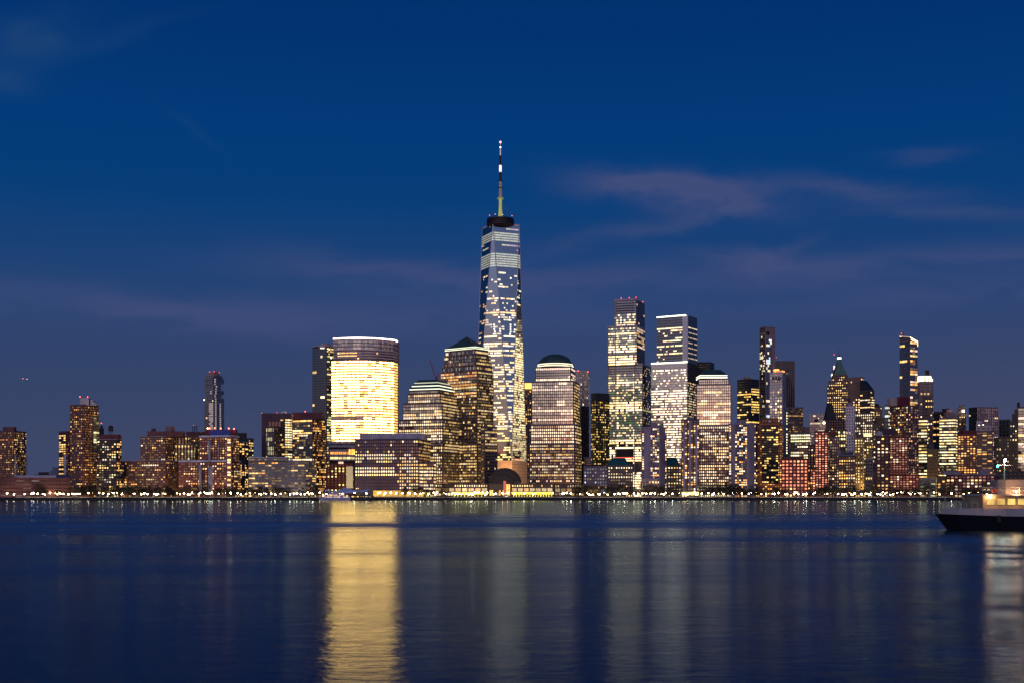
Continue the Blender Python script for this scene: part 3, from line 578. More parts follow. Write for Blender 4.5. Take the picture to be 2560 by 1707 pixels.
b = B('office_tower', 'dark tower with sloping black roof and striped balconies', 'office tower', 2060, [(2150, 2176, 2186, 976, ST(fh=4, cw=4, fx=.9, fy=.4, p=.3, rp=.3, ph=.8, run=.6, pal=(YY, WW), k=1.5, g=GL))], (.12, .085, .085), asp=.7)
pp, _, zt, Di = b.T[0]; pq = [Vector(p) for p in pp]
mb = MB(); za, zb = ZY(949, Di), zt + .9
mb.face([(pq[0].x, pq[0].y, zb), (pq[1].x, pq[1].y, zb), (pq[0].x * .72 + pq[1].x * .28, pq[0].y * .72 + pq[1].y * .28, za), (pq[0].x, pq[0].y, za)])
e0 = pq[3] * 1; mb.face([(pq[1].x, pq[1].y, zb), (pq[2].x, pq[2].y, zb), (pq[3].x * .72 + pq[2].x * .28, pq[3].y * .72 + pq[2].y * .28, za), (pq[0].x * .72 + pq[1].x * .28, pq[0].y * .72 + pq[1].y * .28, za)])
mb.face([(pq[0].x, pq[0].y, za), (pq[0].x * .72 + pq[1].x * .28, pq[0].y * .72 + pq[1].y * .28, za), (pq[3].x * .72 + pq[2].x * .28, pq[3].y * .72 + pq[2].y * .28, za), (pq[3].x, pq[3].y, za)])
mb.face([(pq[2].x, pq[2].y, zb), (pq[3].x, pq[3].y, zb), (pq[3].x, pq[3].y, za), (pq[3].x * .72 + pq[2].x * .28, pq[3].y * .72 + pq[2].y * .28, za)])
mb.face([(pq[3].x, pq[3].y, zb), (pq[0].x, pq[0].y, zb), (pq[0].x, pq[0].y, za), (pq[3].x, pq[3].y, za)])
mb.build('sloping_roof', mat((.015, .02, .03), .5), b.o)
b = B('apartment_tower', 'slender pale tower with three even columns of small dark windows', 'apartment tower', 1850, [(2114, 2135, 2139, 1016)], (.72, .62, .66), ST(fh=4.3, cw=4.0, fx=.5, fy=.4, p=.03, pal=(WW, PK), k=1, g=GL, edge=.3), ST(p=0, mask=lambda *a: False), asp=.9)
pbox(b, 'penthouse', 2119, 2130, 1007, 1016, LILAC); tank(b, 2122, 995, 1007, 7, 1860)
b = B('office_block', 'tan office block with dense bright windows, right of the slender pale tower', 'office building', 1900, [(2136, 2182, 2183, 1032, ST(fh=3.9, cw=2.9, fx=.46, fy=.48, p=.55, run=.5, pal=(WW, YY, WW), k=1.9, g=GL, dp=.3))], (.14, .11, .08), asp=.5)
pbox(b, 'lit_roof_sign', 2160, 2178, 1083, 1090, glowmat((1, .85, .35), 1.6), D=1890, depth=2)
b = B('apartment_tower', 'stepped brown stone tower with small black roof lantern', 'apartment tower', 2100, [(2180, 2210, 2211, 1045, old), (2184, 2206, 2206, 1016, old)], (.15, .10, .085), asp=.7)
mb = MB(); D = 2106; mb.loft([(K(2188) * D, D), (K(2200) * D, D), (K(2200) * D, D + 9), (K(2188) * D, D + 9)], ZY(1016, D), [(K(2191) * D, D + 3), (K(2197) * D, D + 3), (K(2197) * D, D + 6), (K(2191) * D, D + 6)], ZY(1008, D)); mb.build('roof_lantern', DARK, b.o)
b = B('office_block', 'yellow-windowed tan block left of the slender pale tower', 'office building', 1760, [(2074, 2115, 2116, 1074)], (.15, .125, .075), ST(fh=4.6, cw=3.6, fx=.55, fy=.55, p=.2, rp=.25, ph=.95, run=.6, pal=(YY, GG), k=1.9, g=GL, fn=lambda r, c, nr, nc: (1.9 if nr - 4 < r < nr and c > nc * .3 and rnd.random() < .8 else None)), asp=.5)
pbox(b, 'penthouse', 2073, 2096, 1078, 1088, (.14, .04, .04), D=1745, depth=12)
b = B('stone_building', 'narrow old brown building with scattered lights, beside the slim red tower', 'building', 1640, [(2068, 2098, 2099, 1092)], (.17, .11, .10), ST(fh=3.6, cw=3.1, fx=.5, fy=.5, p=.14, run=.2, pal=(WW, YY), k=1.8, g=GL, dp=.5, dim=(.01, .007, .007)), asp=.6)
b = B('office_block', 'dark flat-roofed block with regular yellow and orange windows below the slender pale tower', 'office building', 1600, [(2096, 2139, 2140, 1138)], (.06, .05, .055), ST(fh=3.6, cw=2.9, fx=.5, fy=.5, p=.25, rp=.4, ph=.9, run=.6, pal=(YY, WW, OO), k=2.0, g=GL, dp=.4), asp=.5, cap=(.2, .18, .22))
pbox(b, 'penthouse', 2104, 2133, 1128, 1138, (.08, .08, .11)); pbox(b, 'penthouse', 2094, 2104, 1126, 1138, (.25, .2, .24), dD=9)
b = B('office_tower', 'amber-lit tan tower with narrow window columns, right of the dark flat-roofed block', 'office tower', 1680, [(2136, 2158, 2160, 1095)], (.30, .22, .09), ST(fh=3.6, cw=3.4, fx=.42, fy=.45, p=.5, run=.3, pal=(WW, YY), k=1.6, g=GL, dp=.4), asp=.8)  # amber of the street light is partly put into this wall colour
b = B('office_block', 'amber-lit tan block with a plain upper wall, left of the big sunset-lit brick tower', 'office building', 1700, [(2152, 2180, 2182, 1104)], (.30, .22, .08), ST(fh=3.8, cw=3.8, fx=.45, fy=.5, p=.38, run=.3, pal=(YY, GG), k=1.7, g=GL), asp=.8)  # wall colour also carries the amber street glow
b = B('stone_building', 'small pale grey building with cornice and three lit windows', 'building', 1610, [(2163, 2182, 2189, 1146)], (.3, .26, .28), ST(fh=4.3, cw=3, fx=.5, fy=.5, p=.25, pal=(WW, YY), k=1.4, g=GL), asp=.6, cap=(.5, .45, .45))
b = B('apartment_tower', 'brown stone tower strip behind the big sunset-lit brick tower', 'apartment tower', 1800, [(2182, 2197, 2199, 1060)], (.16, .11, .09), old)

# ===== right cluster =====
b = B('office_block', 'greenish building with a column of bright white stair windows', 'office building', 1960, [(2211, 2232, 2233, 1012)], (.2, .22, .2), ST(fh=6.5, cw=6, fx=.85, fy=.5, p=.5, run=.3, pal=((.9, 1, .85), WW), k=1.5, g=GM, fn=lambda r, c, nr, nc: 2.6 if c == 1 else None), asp=.6)
b = B('apartment_tower', 'tall dark red brick tower with yellow windows and maroon rooftop block', 'apartment tower', 1680, [(2223, 2271, 2297, 1013)], (.14, .06, .065),
      ST(fh=3.2, cw=3.4, fx=.6, fy=.5, p=.25, run=.4, pal=(YY, YY, OO, WW), k=1.8, g=GL, dp=.5, dim=(.008, .006, .008)), ST(fh=3.2, cw=4, fx=.5, fy=.5, p=.2, run=.3, pal=(YY, OO), k=1.5, g=GL, dp=.3), asp=.6, wallR=(.16, .10, .10))
pbox(b, 'maroon_penthouse', 2244, 2273, 992, 1013, (.11, .012, .025)); pbox(b, 'pale_penthouse', 2224, 2244, 994, 1013, (.34, .27, .25), dD=7)
b = B('apartment_block', 'dark maroon wing with scattered white and yellow windows, left of the orange window grid', 'apartment building', 1580, [(2191, 2223, 2224, 1090)], (.075, .03, .035), ST(fh=4.2, cw=4.2, fx=.5, fy=.45, p=.36, run=.2, pal=(YY, WW, OO), k=2, g=GL, dp=.4), asp=.6)
pbox(b, 'penthouse', 2194, 2206, 1078, 1090, (.4, .36, .42)); pbox(b, 'penthouse', 2206, 2240, 1070, 1086, (.07, .04, .06), dD=12)
b = B('apartment_tower', 'maroon tower covered by a dense grid of glowing orange windows', 'apartment tower', 1575, [(2224, 2298, 2299, 1186), (2224, 2270, 2271, 1091)], (.13, .03, .03),
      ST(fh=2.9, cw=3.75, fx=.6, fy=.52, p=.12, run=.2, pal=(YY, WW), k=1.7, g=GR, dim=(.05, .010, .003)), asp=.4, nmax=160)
b = B('glass_tower', 'slender glass tower with slanted lit top, tallest at the right', 'skyscraper', 1820, [(2249, 2275, 2294, 852)], (.22, .15, .15),
      ST(fh=3.7, cw=4.4, fx=.94, fy=.82, p=.05, rp=.06, ph=.6, run=.7, pal=(YY, (1, .7, .15)), k=1.6, g=GH), ST(fh=3.7, cw=6, fx=.93, fy=.72, p=.2, rp=.3, ph=.75, run=.8, pal=(OO, PK, YY), k=1.3, g=GX, dp=.4), asp=.9)
pp, _, zt, Di = b.T[0]; P_ = [Vector(p) for p in pp]
hts = [ZY(835, Di), ZY(841, Di), ZY(850, Di), ZY(844, Di)]
mb = MB()
for i in range(4):
    j = (i + 1) % 4
    mb.face([(P_[i].x, P_[i].y, zt), (P_[j].x, P_[j].y, zt), (P_[j].x, P_[j].y, hts[j] - 2), (P_[i].x, P_[i].y, hts[i] - 2)])
mb.face([(P_[i].x, P_[i].y, hts[i] - 3) for i in range(4)])
mb.build('slanted_crown', mat((.12, .1, .1), .4), b.o)
mb = MB()
for i in range(4):
    j = (i + 1) % 4
    mb.bar((P_[i].x, P_[i].y, hts[i] - 1), (P_[j].x, P_[j].y, hts[j] - 1), .55, 0 if i > 0 else 1)
mb.bar((P_[2].x, P_[2].y, hts[2] - 1), (P_[2].x, P_[2].y, hts[2] - 8), .5)
n_ = (P_[2] - P_[1]).normalized(); q = Vector((n_.y, -n_.x)) * .4
a_, e_ = P_[1] + n_ * 2 + q, P_[2] + q
mb.face([(a_.x, a_.y, zt + 1), (e_.x, e_.y, zt - 1.5), (e_.x, e_.y, zt + .8), (a_.x, a_.y, zt + 3)])
mb.build('crown_lights', [glowmat((1, .78, .45), 3.0), glowmat((1, .6, .35), .6)], b.o)
beacons(b, [(2254, 834)], 1822, k=6); pbox(b, 'hoist', 2257, 2260, 831, 838, (.2, .16, .15), D=1822, depth=3)
b = B('office_tower', 'stone tower with blazing white-lit crown and dark chimney', 'skyscraper', 2000, [(2294, 2299, 2334, 1005, None), (2294, 2299, 2334, 954, None, ST(fh=5, cw=6, fx=.5, fy=.45, p=.15, pal=(YY,), k=1.3, g=GL))], (.30, .22, .21), None, ST(fh=4, cw=4.2, fx=.45, fy=.45, p=.2, pal=(YY, WW), k=1.5, g=GL), asp=2.5)
D = 2004; q0 = [(K(2296) * D, D), (K(2332) * D, D), (K(2332) * D, D + 20), (K(2296) * D, D + 20)]
mb = MB(); mb.prism(q0, ZY(954, D), ZY(947, D)); mb.loft(shrink(q0, .93), ZY(947, D), shrink(q0, .8), ZY(939, D)); mb.build('lit_crown', glowmat((1, .9, .55), 2.6), b.o)
mb = MB()
for x in (2310, 2313.5, 2321): mb.box(K(x) * (D - 1), K(x + 1.6) * (D - 1), D - 1, D - .4, ZY(954, D), ZY(941, D))
mb.build('crown_piers', mat((.1, .08, .07)), b.o)
pbox(b, 'chimney', 2314.5, 2323, 925, 940, NIGHT, dD=6, depth=6)
b = B('office_tower', 'brown front tower with tight groups of yellow windows, below the white-lit crown', 'office tower', 1940, [(2306, 2332, 2333, 989)], (.17, .11, .10), ST(fh=4.4, cw=3.4, fx=.5, fy=.4, p=.1, run=.3, pal=(YY, WW), k=1.8, g=GL, fn=lambda r, c, nr, nc: 1.9 if nr - 6 < r < nr - 1 and 1 <= c <= 3 and r % 2 else None), asp=.7, wallR=(.2, .13, .1))
b = B('office_block', 'narrow olive block striped with bright white floors', 'office building', 1760, [(2295, 2318, 2320, 1046)], OLIVE, ST(fh=4.3, cw=3.4, fx=.95, fy=.42, p=.4, rp=.5, ph=.95, run=.7, pal=(WW, GG, YY), k=1.9, g=GL, dp=.5), asp=1)
b = B('office_block', 'olive-grey block with dark horizontal slots between two striped office blocks', 'office building', 1720, [(2318, 2346, 2347, 1123)], (.22, .17, .09), ST(fh=4.6, cw=9, fx=.8, fy=.35, p=.12, pal=(YY,), k=1, g=GL), asp=.6)
pbox(b, 'penthouse', 2323, 2335, 1110, 1123, (.1, .1, .12))
b = B('office_tower', 'black narrow tower with orange windows seen through the gap between the striped blocks', 'office tower', 1980, [(2331, 2350, 2352, 1032)], (.03, .028, .035), ST(fh=5, cw=5, fx=.7, fy=.4, p=.4, pal=(OO, YY), k=1.7, g=GL), asp=.8)
b = B('office_block', 'wide striped office block with a lit left edge and brown rooftop block', 'office building', 1780, [(2348, 2390, 2393, 1044)], (.17, .14, .12), ST(fh=4.1, cw=2.9, fx=.95, fy=.42, p=.3, rp=.4, ph=.95, run=.65, pal=(WW, GG, YY), k=1.9, g=GL, dp=.5, fn=lambda r, c, nr, nc: (1.9 if (c == 0 and r > nr - 7) or r in (nr - 1, nr - 5) else None)), asp=.8)
pbox(b, 'penthouse', 2366, 2391, 1030, 1044, (.24, .16, .15)); pbox(b, 'lit_rooftop_box', 2372, 2380, 1022, 1030, (.6, .38, .25), dD=12)
b = B('office_tower', 'plain dark blue-black block behind the wide striped office block', 'office tower', 2100, [(2355, 2374, 2376, 1022)], (.015, .02, .035), None)
b = B('office_block', 'dark block with white-lit strip at its top, behind the black narrow tower', 'office building', 2060, [(2330, 2356, 2357, 1029)], (.06, .05, .055), ST(fh=5, cw=6, fx=.8, fy=.5, p=.06, pal=(PK,), k=1.3, g=GL, fn=lambda r, c, nr, nc: 1.2 if r == nr - 2 else None), asp=.6)
b = B('office_tower', 'narrow brown stone tower with a floodlight near its notched top', 'office tower', 1950, [(2392, 2414, 2415, 1020, old), (2398, 2409, 2410, 1013)], (.15, .1, .08), asp=.8)
b.lamp(PT(2408, 1027, 1944), 1.7, (1, .95, .7), 16, 'floodlight')
pink = ST(fh=4.1, cw=5.6, fx=.80, fy=.5, p=.15, rp=.2, ph=.8, run=.6, pal=(PK, YY, (1, .5, .35)), k=1.4, g=GR, dim=(.02, .008, .006), fn=lambda r, c, nr, nc: 0.0001 if r > nr - 4 else None)
b = B('office_tower', 'broad office tower with black glass left side and pink-ribbed front', 'office tower', 1900, [(2422, 2444, 2495, 1018, None, None)], (.02, .03, .035), ST(fh=4, cw=4, fx=.9, fy=.5, p=.06, rp=.1, ph=.9, pal=(YY,), k=1.6, g=GL), pink, asp=1.6, wallR=(.12, .07, .075))
pp = b.T[0][0]; C_, R_ = Vector(pp[1]), Vector(pp[2]); d_ = (R_ - C_); n_ = Vector((d_.y, -d_.x)).normalized()
for i in range(11):
    a = C_ + d_ * (i / 10); mb = MB(); u_ = d_.normalized() * .55
    mb.prism([tuple(a - u_ + n_ * .9), tuple(a + u_ + n_ * .9), tuple(a + u_), tuple(a - u_)], ZY(1110, 1900), ZY(1017, 1900)); mb.build('rib', mat((.62, .42, .40)), b.o)
b = B('rooftop_block', 'white stepped block with two small lamps in front of the pink-ribbed tower', 'building', 1760, [(2440, 2478, 2479, 1064), (2441, 2456, 2457, 1053)], (.42, .40, .44), ST(fh=5, cw=7, fx=.7, fy=.4, p=0, g=GL), asp=.4)
beacons(b, [(2448, 1062), (2458, 1061)], 1756, (1, .9, .75), 12)
b = B('apartment_block', 'rust-red brick apartment block with orange-lit windows, mid height at the right', 'apartment building', 1640, [(2394, 2440, 2441, 1086)], (.24, .07, .045), st_with(res2, p=.33, k=2.0, g=GL), asp=.6)
pbox(b, 'penthouse', 2407, 2452, 1075, 1086, (.14, .03, .03))
b = B('apartment_block', 'grey-brown apartment block with balcony lines, right of the rust-red brick block', 'apartment building', 1635, [(2441, 2482, 2484, 1077)], (.2, .13, .125), ST(fh=3, cw=5.5, fx=.8, fy=.5, p=.25, run=.3, pal=(YY, YY, OO), k=1.8, g=GL, dp=.4), asp=.6)
b = B('office_tower', 'dim dark stone building with two pairs of yellow windows, right of the pink-ribbed tower', 'office tower', 1980, [(2497, 2524, 2526, 1049)], (.07, .06, .055), ST(fh=5, cw=5, fx=.4, fy=.6, p=.06, pal=(YY,), k=1.5, g=GL), asp=.7)
b = B('office_block', 'dark olive stone block with a row of white windows near the river', 'office building', 1700, [(2483, 2544, 2545, 1093)], (.10, .08, .055), ST(fh=4.2, cw=3.2, fx=.4, fy=.5, p=.06, pal=(YY, WW), k=1.6, g=GL, dp=.2, fn=lambda r, c, nr, nc: 1.8 if r == 6 and 6 < c < 12 else None), asp=.5)
b = B('office_tower', 'dark stepped tower with round tank on top next to the right edge', 'office tower', 1860, [(2524, 2556, 2557, 1053, st_with(old, p=.3)), (2530, 2554, 2555, 1034), (2536, 2552, 2553, 1024)], (.11, .08, .07), asp=.7)
tank(b, 2546, 1004, 1025, 7, 1866)
b = B('glass_office', 'pale blue glass office with lit pinkish floors, cut off by the right edge', 'office building', 1740, [(2545, 2600, 2601, 1017)], (.10, .09, .12), ST(fh=4, cw=5, fx=.96, fy=.78, p=.12, rp=.3, ph=.9, run=.6, pal=(WW, PK, YY), k=1.2, g=GX, dp=.4), asp=.6)
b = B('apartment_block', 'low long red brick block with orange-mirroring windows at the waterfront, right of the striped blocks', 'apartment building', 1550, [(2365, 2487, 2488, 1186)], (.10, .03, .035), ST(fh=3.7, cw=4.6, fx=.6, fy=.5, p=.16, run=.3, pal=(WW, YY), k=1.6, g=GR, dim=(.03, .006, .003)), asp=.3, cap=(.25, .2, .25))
pbox(b, 'penthouse', 2358, 2400, 1177, 1186, (.2, .17, .22)); pbox(b, 'penthouse', 2452, 2476, 1172, 1186, (.25, .2, .25), dD=9)
b = B('low_block', 'small brown block with a few yellow windows, left of the long low red brick block', 'building', 1560, [(2342, 2365, 2366, 1190)], (.09, .06, .05), ST(fh=3.7, cw=4.2, fx=.5, fy=.5, p=.5, pal=(YY, OO), k=1.5, g=GL), asp=.6)
b = B('low_block', 'small pale green-grey glass block with lit slats at the foot of the striped blocks', 'building', 1570, [(2299, 2340, 2341, 1196)], (.2, .2, .17), ST(fh=3.4, cw=7, fx=.85, fy=.35, p=.4, pal=(GG, YY), k=.8, g=GL), asp=.6)
b = B('low_block', 'low dark block with white-lit corner room at far right of the shore', 'building', 1590, [(2488, 2600, 2601, 1178)], (.08, .055, .06), ST(fh=4.2, cw=5, fx=.6, fy=.45, p=.25, run=.3, pal=(YY, OO, WW), k=1.5, g=GL), asp=.3)
# distant low buildings at far left
b = B('low_block', 'tiny distant grey block with stepped roof left of the finned brick block', 'building', 2900, [(85, 130, 131, 1186), (96, 122, 123, 1180)], (.06, .035, .04), asp=.5)
b = B('low_block', 'small distant blue-grey stepped block beside the finned brick block', 'building', 2600, [(126, 147, 148, 1176), (131, 147, 148, 1168)], (.16, .17, .22), asp=.6)
# ===== the golden curved tower =====
b = Bld('skyscraper', 'broad curved glass tower blazing gold on nearly every floor', 'skyscraper', (K(905) * 1800, 1800, GZ)); ALLB.append(b); b.nmax = 100; b.capm = mat((.2, .15, .15)); b.wm = [mat((.85, .58, .42), .5)]  # bright wall colour stands in for window glow on the spandrels
D = 1783
def arc(xl, xr, Dl, Dr, sag, n):
    a, c = Vector((K(xl) * Dl, Dl)), Vector((K(xr) * Dr, Dr)); n_ = Vector(((c - a).y, -(c - a).x)).normalized()
    return [a + (c - a) * (i / n) + n_ * sag * 4 * (i / n) * (1 - i / n) for i in range(n + 1)]
A1 = arc(829, 985, 1792, 1808, 17, 16); side = Vector((K(994) * 1822, 1822)); back = [Vector((K(994) * 1822, 1850)), Vector((K(829) * 1792 - 2, 1840))]
zb, zl, zt = ZY(1104, D), ZY(900, D), ZY(846, D)
pl = [tuple(p) for p in A1] + [tuple(side)] + [tuple(p) for p in back]
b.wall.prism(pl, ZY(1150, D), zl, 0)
A2 = arc(833.5, 986, 1793.5, 1809, 17, 16); pl2 = [tuple(p) for p in A2] + [tuple(side + Vector((-.5, 1)))] + [tuple(p + Vector((0, -1))) for p in back]
mbt = MB(); mbt.prism(pl2, zl, zt, 0); mbt.build('mechanical_crown', mat((.24, .17, .18), .5), b.o)
def inset(p, d): return [(x, y - d) for x, y in p]
def strip(path, z0, z1, d, part, m, th=.8):
    mb = MB(); q = [Vector(p) for p in path]
    for i in range(len(q) - 1):
        u = (q[i + 1] - q[i]).normalized(); n_ = Vector((u.y, -u.x))
        a, c = q[i] + n_ * d, q[i + 1] + n_ * d
        mb.prism([tuple(a), tuple(c), tuple(c - n_ * th), tuple(a - n_ * th)], z0, z1)
    return mb.build(part, m, b.o)
path2 = list(A2) + [side + Vector((-.5, 1))]
for y in (852, 857.5, 862.5, 868, 873.5, 880, 886.5, 893): 
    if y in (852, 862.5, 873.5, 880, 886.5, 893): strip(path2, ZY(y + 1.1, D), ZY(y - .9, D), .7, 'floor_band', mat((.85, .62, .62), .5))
strip(path2, zt, zt + 1.5, .8, 'light_band', glowmat((1, .86, .80), 5.5), 1.5)
fl = st_with(wfcL, fh=4.0, cw=2.9, fx=.9, fy=.62, g=GM, dim=(.02, .018, .02), edge=.15)
for i in range(16):
    hotc = i < 6
    b.windows(A2[i], A2[i + 1], zl + .5, ZY(876, D), st_with(fl, k=1.6, pal=((1, .66, .2), (1, .5, .12)), fn=(lambda r, c, nr, nc, h=hotc, i=i: ((2.0 if rnd.random() < .8 else None) if (h and r >= 1 and i > 0) else (.0001 if rnd.random() < .9 else None)))))
    b.windows(A2[i], A2[i + 1], ZY(876, D), zt - .6, st_with(fl, p=0, rp=0, g=GH, fh=5, fy=.7))
gr = random.Random(3)
GSG = [glass("s", 1.5)]; GROW = [gr.choice((.35, .7, 1, 1.1, 1.2, 1.3)) for _ in range(30)]
dimrow = {1: .0, 8: .2}
for i in range(16):
    def gf(r, c, nr, nc, i=i):
        h = gr.random()
        if r == 8 and i < 8: return .2 if h < .93 else 1
        if r in (9, 14, 19) and h < .22: return (3.0, 1.7, .6)
        if h < .03: return (1.8, 1.0, .4)
        v = gr.uniform(.6, 1.15) * GROW[r % 30] * (.13 if gr.random() < .07 else 1)
        return (28 * v, 13.5 * v, 2.6 * v)
    b.windows(A1[i], A1[i + 1], zb, zl, ST(fh=3.96, cw=5.2, fx=.95, fy=.40, g=GSG[0], fn=gf, m0=0, m1=0, edge=.2))
b.windows(A1[16], side, zb, zl, ST(fh=3.96, cw=3, fx=.8, fy=.6, g=GSG[0], m0=0, m1=0, edge=.3, fn=lambda r, c, nr, nc: (2.2 * gr.uniform(.4, 1.2), 1.25 * gr.uniform(.5, 1.1), .22)))
strip([A1[0] - Vector((1.2, 0)), A1[0]], ZY(894, D), ZY(890, D), .3, 'light_band', glowmat((1, .9, .8), 5), 2)
# podium of the tower
D2 = 1740
mb = MB()
for y0, y1 in ((1104, 1109), (1112, 1117), (1122, 1128), (1135, 1141), (1147, 1151)):
    mb.box(K(820) * D2, K(900) * D2, D2 - 1, D2 + 30, ZY(y1, D2), ZY(y0, D2))
mb.build('podium_band', mat((.42, .36, .4), .6), b.o)
mb = MB(); mb.box(K(822) * D2, K(900) * D2, D2 + .5, D2 + 28, ZY(1150, D2), ZY(1104, D2)); mb.build('podium', mat((.07, .06, .07)), b.o)
for y0, y1, c, p in ((1117, 1122, (1, .4, .1), .3), (1128, 1135, (1, .38, .08), .9), (1141, 1147, (1, .8, .3), .85)):
    b.windows((K(824) * (D2), D2), (K(888) * (D2), D2), ZY(y1, D2), ZY(y0, D2), ST(fh=9, cw=5.6, fx=.86, fy=.9, m0=0, m1=0, p=p, run=.5, pal=(c,), k=.95 if c[1] < .5 else 1.6, g=GL))
b.windows((K(871) * (D2 - 1.2), D2 - 1.2), (K(888) * (D2 - 1.2), D2 - 1.2), ZY(1136, D2), ZY(1122, D2), ST(fh=9, cw=2, fx=.8, fy=.95, m0=0, m1=0, p=1, pal=((1, .5, .06),), k=1.5, g=GL))
mb = MB(); mb.box(K(822) * D2, K(900) * D2, D2 + 2, D2 + 28, GZ, ZY(1150, D2) - .3); mb.build('base', mat((.05, .04, .04)), b.o)

b = B('brick_building', 'dark red brick building under the golden tower with a pale lit glass strip', 'building', 1590, [(816, 882, 883, 1158)], (.10, .02, .015),
      ST(fh=3.3, cw=4.4, fx=.4, fy=.55, p=.38, run=.3, pal=((1, .78, .25),), k=1.8, g=GL), asp=.6)
pbox(b, 'glass_strip', 866, 882, 1165, 1219, glowmat((.85, .62, .22), .42), D=1588, depth=1.5)
pbox(b, 'canopy_light', 846, 858, 1153, 1158, glowmat((1, .6, .4), 1.2), D=1588, depth=2)

# ===== tallest skyscraper with eight tapering faces =====
D = 1900
base, t1 = foot(1186, 1279, 1316, D, 1.0); base = [Vector(p) for p in base]
zb, zt = ZY(1150, D), ZY(557, D) 
b = Bld('skyscraper', 'tallest tower, tapering faceted glass with a dark ring and lit mast on top', 'skyscraper', (base[0].x * .5 + base[2].x * .5, base[0].y * .5 + base[2].y * .5, GZ)); ALLB.append(b); b.nmax = 100
top = [(base[i] + base[(i + 1) % 4]) / 2 for i in range(4)]      # LC, CR, RB, BL
ctr = sum(base, Vector((0, 0))) / 4
CW = mat((.03, .045, .085), .07, 0, .05, .05, 3.6, key="tallest")
mb = MB()
for i in range(4):
    A, Bv, T = base[i], base[(i + 1) % 4], top[i]; Tn = top[(i + 1) % 4]
    mb.face([(A.x, A.y, zb), (Bv.x, Bv.y, zb), (T.x, T.y, zt)])
    mb.face([(Bv.x, Bv.y, zb), (Tn.x, Tn.y, zt), (T.x, T.y, zt)])
mb.face([(p.x, p.y, zt) for p in top]); mb.build('curtain_wall', CW, b.o)
def tri_windows(A, Bv, T, up, rowcol, seed, cw=2.3):
    """window strips across a triangular face; up: base A-B at the bottom, apex T on top; else A-B on top and apex T at the bottom"""
    rr = random.Random(seed); A3, B3, T3 = Vector(A), Vector(Bv), Vector(T)
    nrm = (B3 - A3).cross(T3 - A3).normalized()
    if nrm.y > 0: nrm = -nrm
    L = b.win.setdefault(GX, []); nrow = 100
    for r in range(nrow):
        f0, f1 = (r + .17) / nrow, (r + .80) / nrow      # height fraction from the bottom
        def span(f):
            g = f if up else 1 - f
            return A3 + (T3 - A3) * g, B3 + (T3 - B3) * g
        l0, r0 = span(f0); l1, r1 = span(f1)
        W = (r0 - l0).length * .5 + (r1 - l1).length * .5
        if min((r0 - l0).length, (r1 - l1).length) < 1.6: continue
        nc = max(1, int(W / cw)); m = .7 / W
        cols = rowcol(r, nc, rr)
        for c in range(nc):
            a0, a1 = m + (1 - 2 * m) * c / nc, m + (1 - 2 * m) * (c + .96) / nc
            P_ = [l0.lerp(r0, a0), l0.lerp(r0, a1), l1.lerp(r1, a1), l1.lerp(r1, a0)]
            L.append(([tuple(p + nrm * .18) for p in P_], cols[c], 8.0))
ROWS = {}
rw_ = random.Random(11)
for r in range(100):
    ROWS[r] = rw_.random()
def wt_rows(kind):
    def f(r, nc, rr):
        col = [(0, 0, 0)] * nc
        def seg(p, k, pal, run=.7):
            on = rr.random() < p; cc = rr.choice(pal)
            for c in range(nc):
                if rr.random() > run: on = rr.random() < p; cc = rr.choice(pal)
                if on: v = k * rr.uniform(.6, 1.3); col[c] = (cc[0] * v, cc[1] * v, cc[2] * v)
        MW = ((.95, .98, .62),)
        if 93 <= r <= 96 or 82 <= r <= 87:
            for c in range(nc):
                v = .5 if kind != 'left' else .34
                col[c] = (.95 * v, .92 * v, .6 * v)
            return col
        if r > 87: seg(.07, .5, ((1, .7, .8), WW)); return col
        h = ROWS[r]
        if r > 79: return col
        if kind == 'left': seg(.12 if h < .8 else .5, 1.0, (OO, YY, WW)); return col
        if kind == 'right':
            seg(.75 if r < 52 else .15, 1.25 if r > 10 else .5, ((1, .68, .3), (1, .78, .38), GG), .5); return col
        if r < 14: seg(.6 if h > .3 else .15, 1.6, ((1, .85, .22), (1, .75, .3))); return col
        if r > 60: seg(.6 if h > .75 else (.2 if h > .3 else .06), 1.5, (WW, WW, YY), .5); return col
        if 52 < r <= 60:
            seg(.12, .9, (WW,))
            for c in range(nc):
                if (abs(c / nc - .55) < .05 and rr.random() < .75) or (c == nc - 1 and rr.random() < .5): col[c] = (2.2, 1.9, 1.5)
            return col
        seg(.8 if h > .6 else (.4 if h > .3 else .12), 1.7, (WW, YY, (1, .74, .42)), .55); return col
    return f
Z3 = lambda p, z: (p.x, p.y, z)
tri_windows(Z3(base[0], zb), Z3(base[1], zb), Z3(top[0], zt), True, wt_rows('front'), 1)
tri_windows(Z3(top[0], zt), Z3(top[1], zt), Z3(base[1], zb), False, wt_rows('front'), 2)
tri_windows(Z3(base[1], zb), Z3(base[2], zb), Z3(top[1], zt), True, wt_rows('right'), 3)
tri_windows(Z3(top[3], zt), Z3(top[0], zt), Z3(base[0], zb), False, wt_rows('left'), 4)
for a, c in ((Z3(base[0], zb), Z3(top[0], zt)), (Z3(base[1], zb), Z3(top[0], zt)), (Z3(base[1], zb), Z3(top[1], zt)), (Z3(base[2], zb), Z3(top[1], zt)), (Z3(base[0], zb), Z3(top[3], zt))):
    mb = MB(); mb.bar(a, c, .62, 0, .62, 6); mb.build('edge_trim', mat((.62, .58, .62), .35, .3), b.o)
mb = MB(); tp = [tuple(p) for p in top]; mb.prism([tuple(Vector(ctr) + (p - ctr) * 1.01) for p in top], zt, zt + 3.2); mb.build('parapet', mat((.6, .55, .6), .35), b.o)
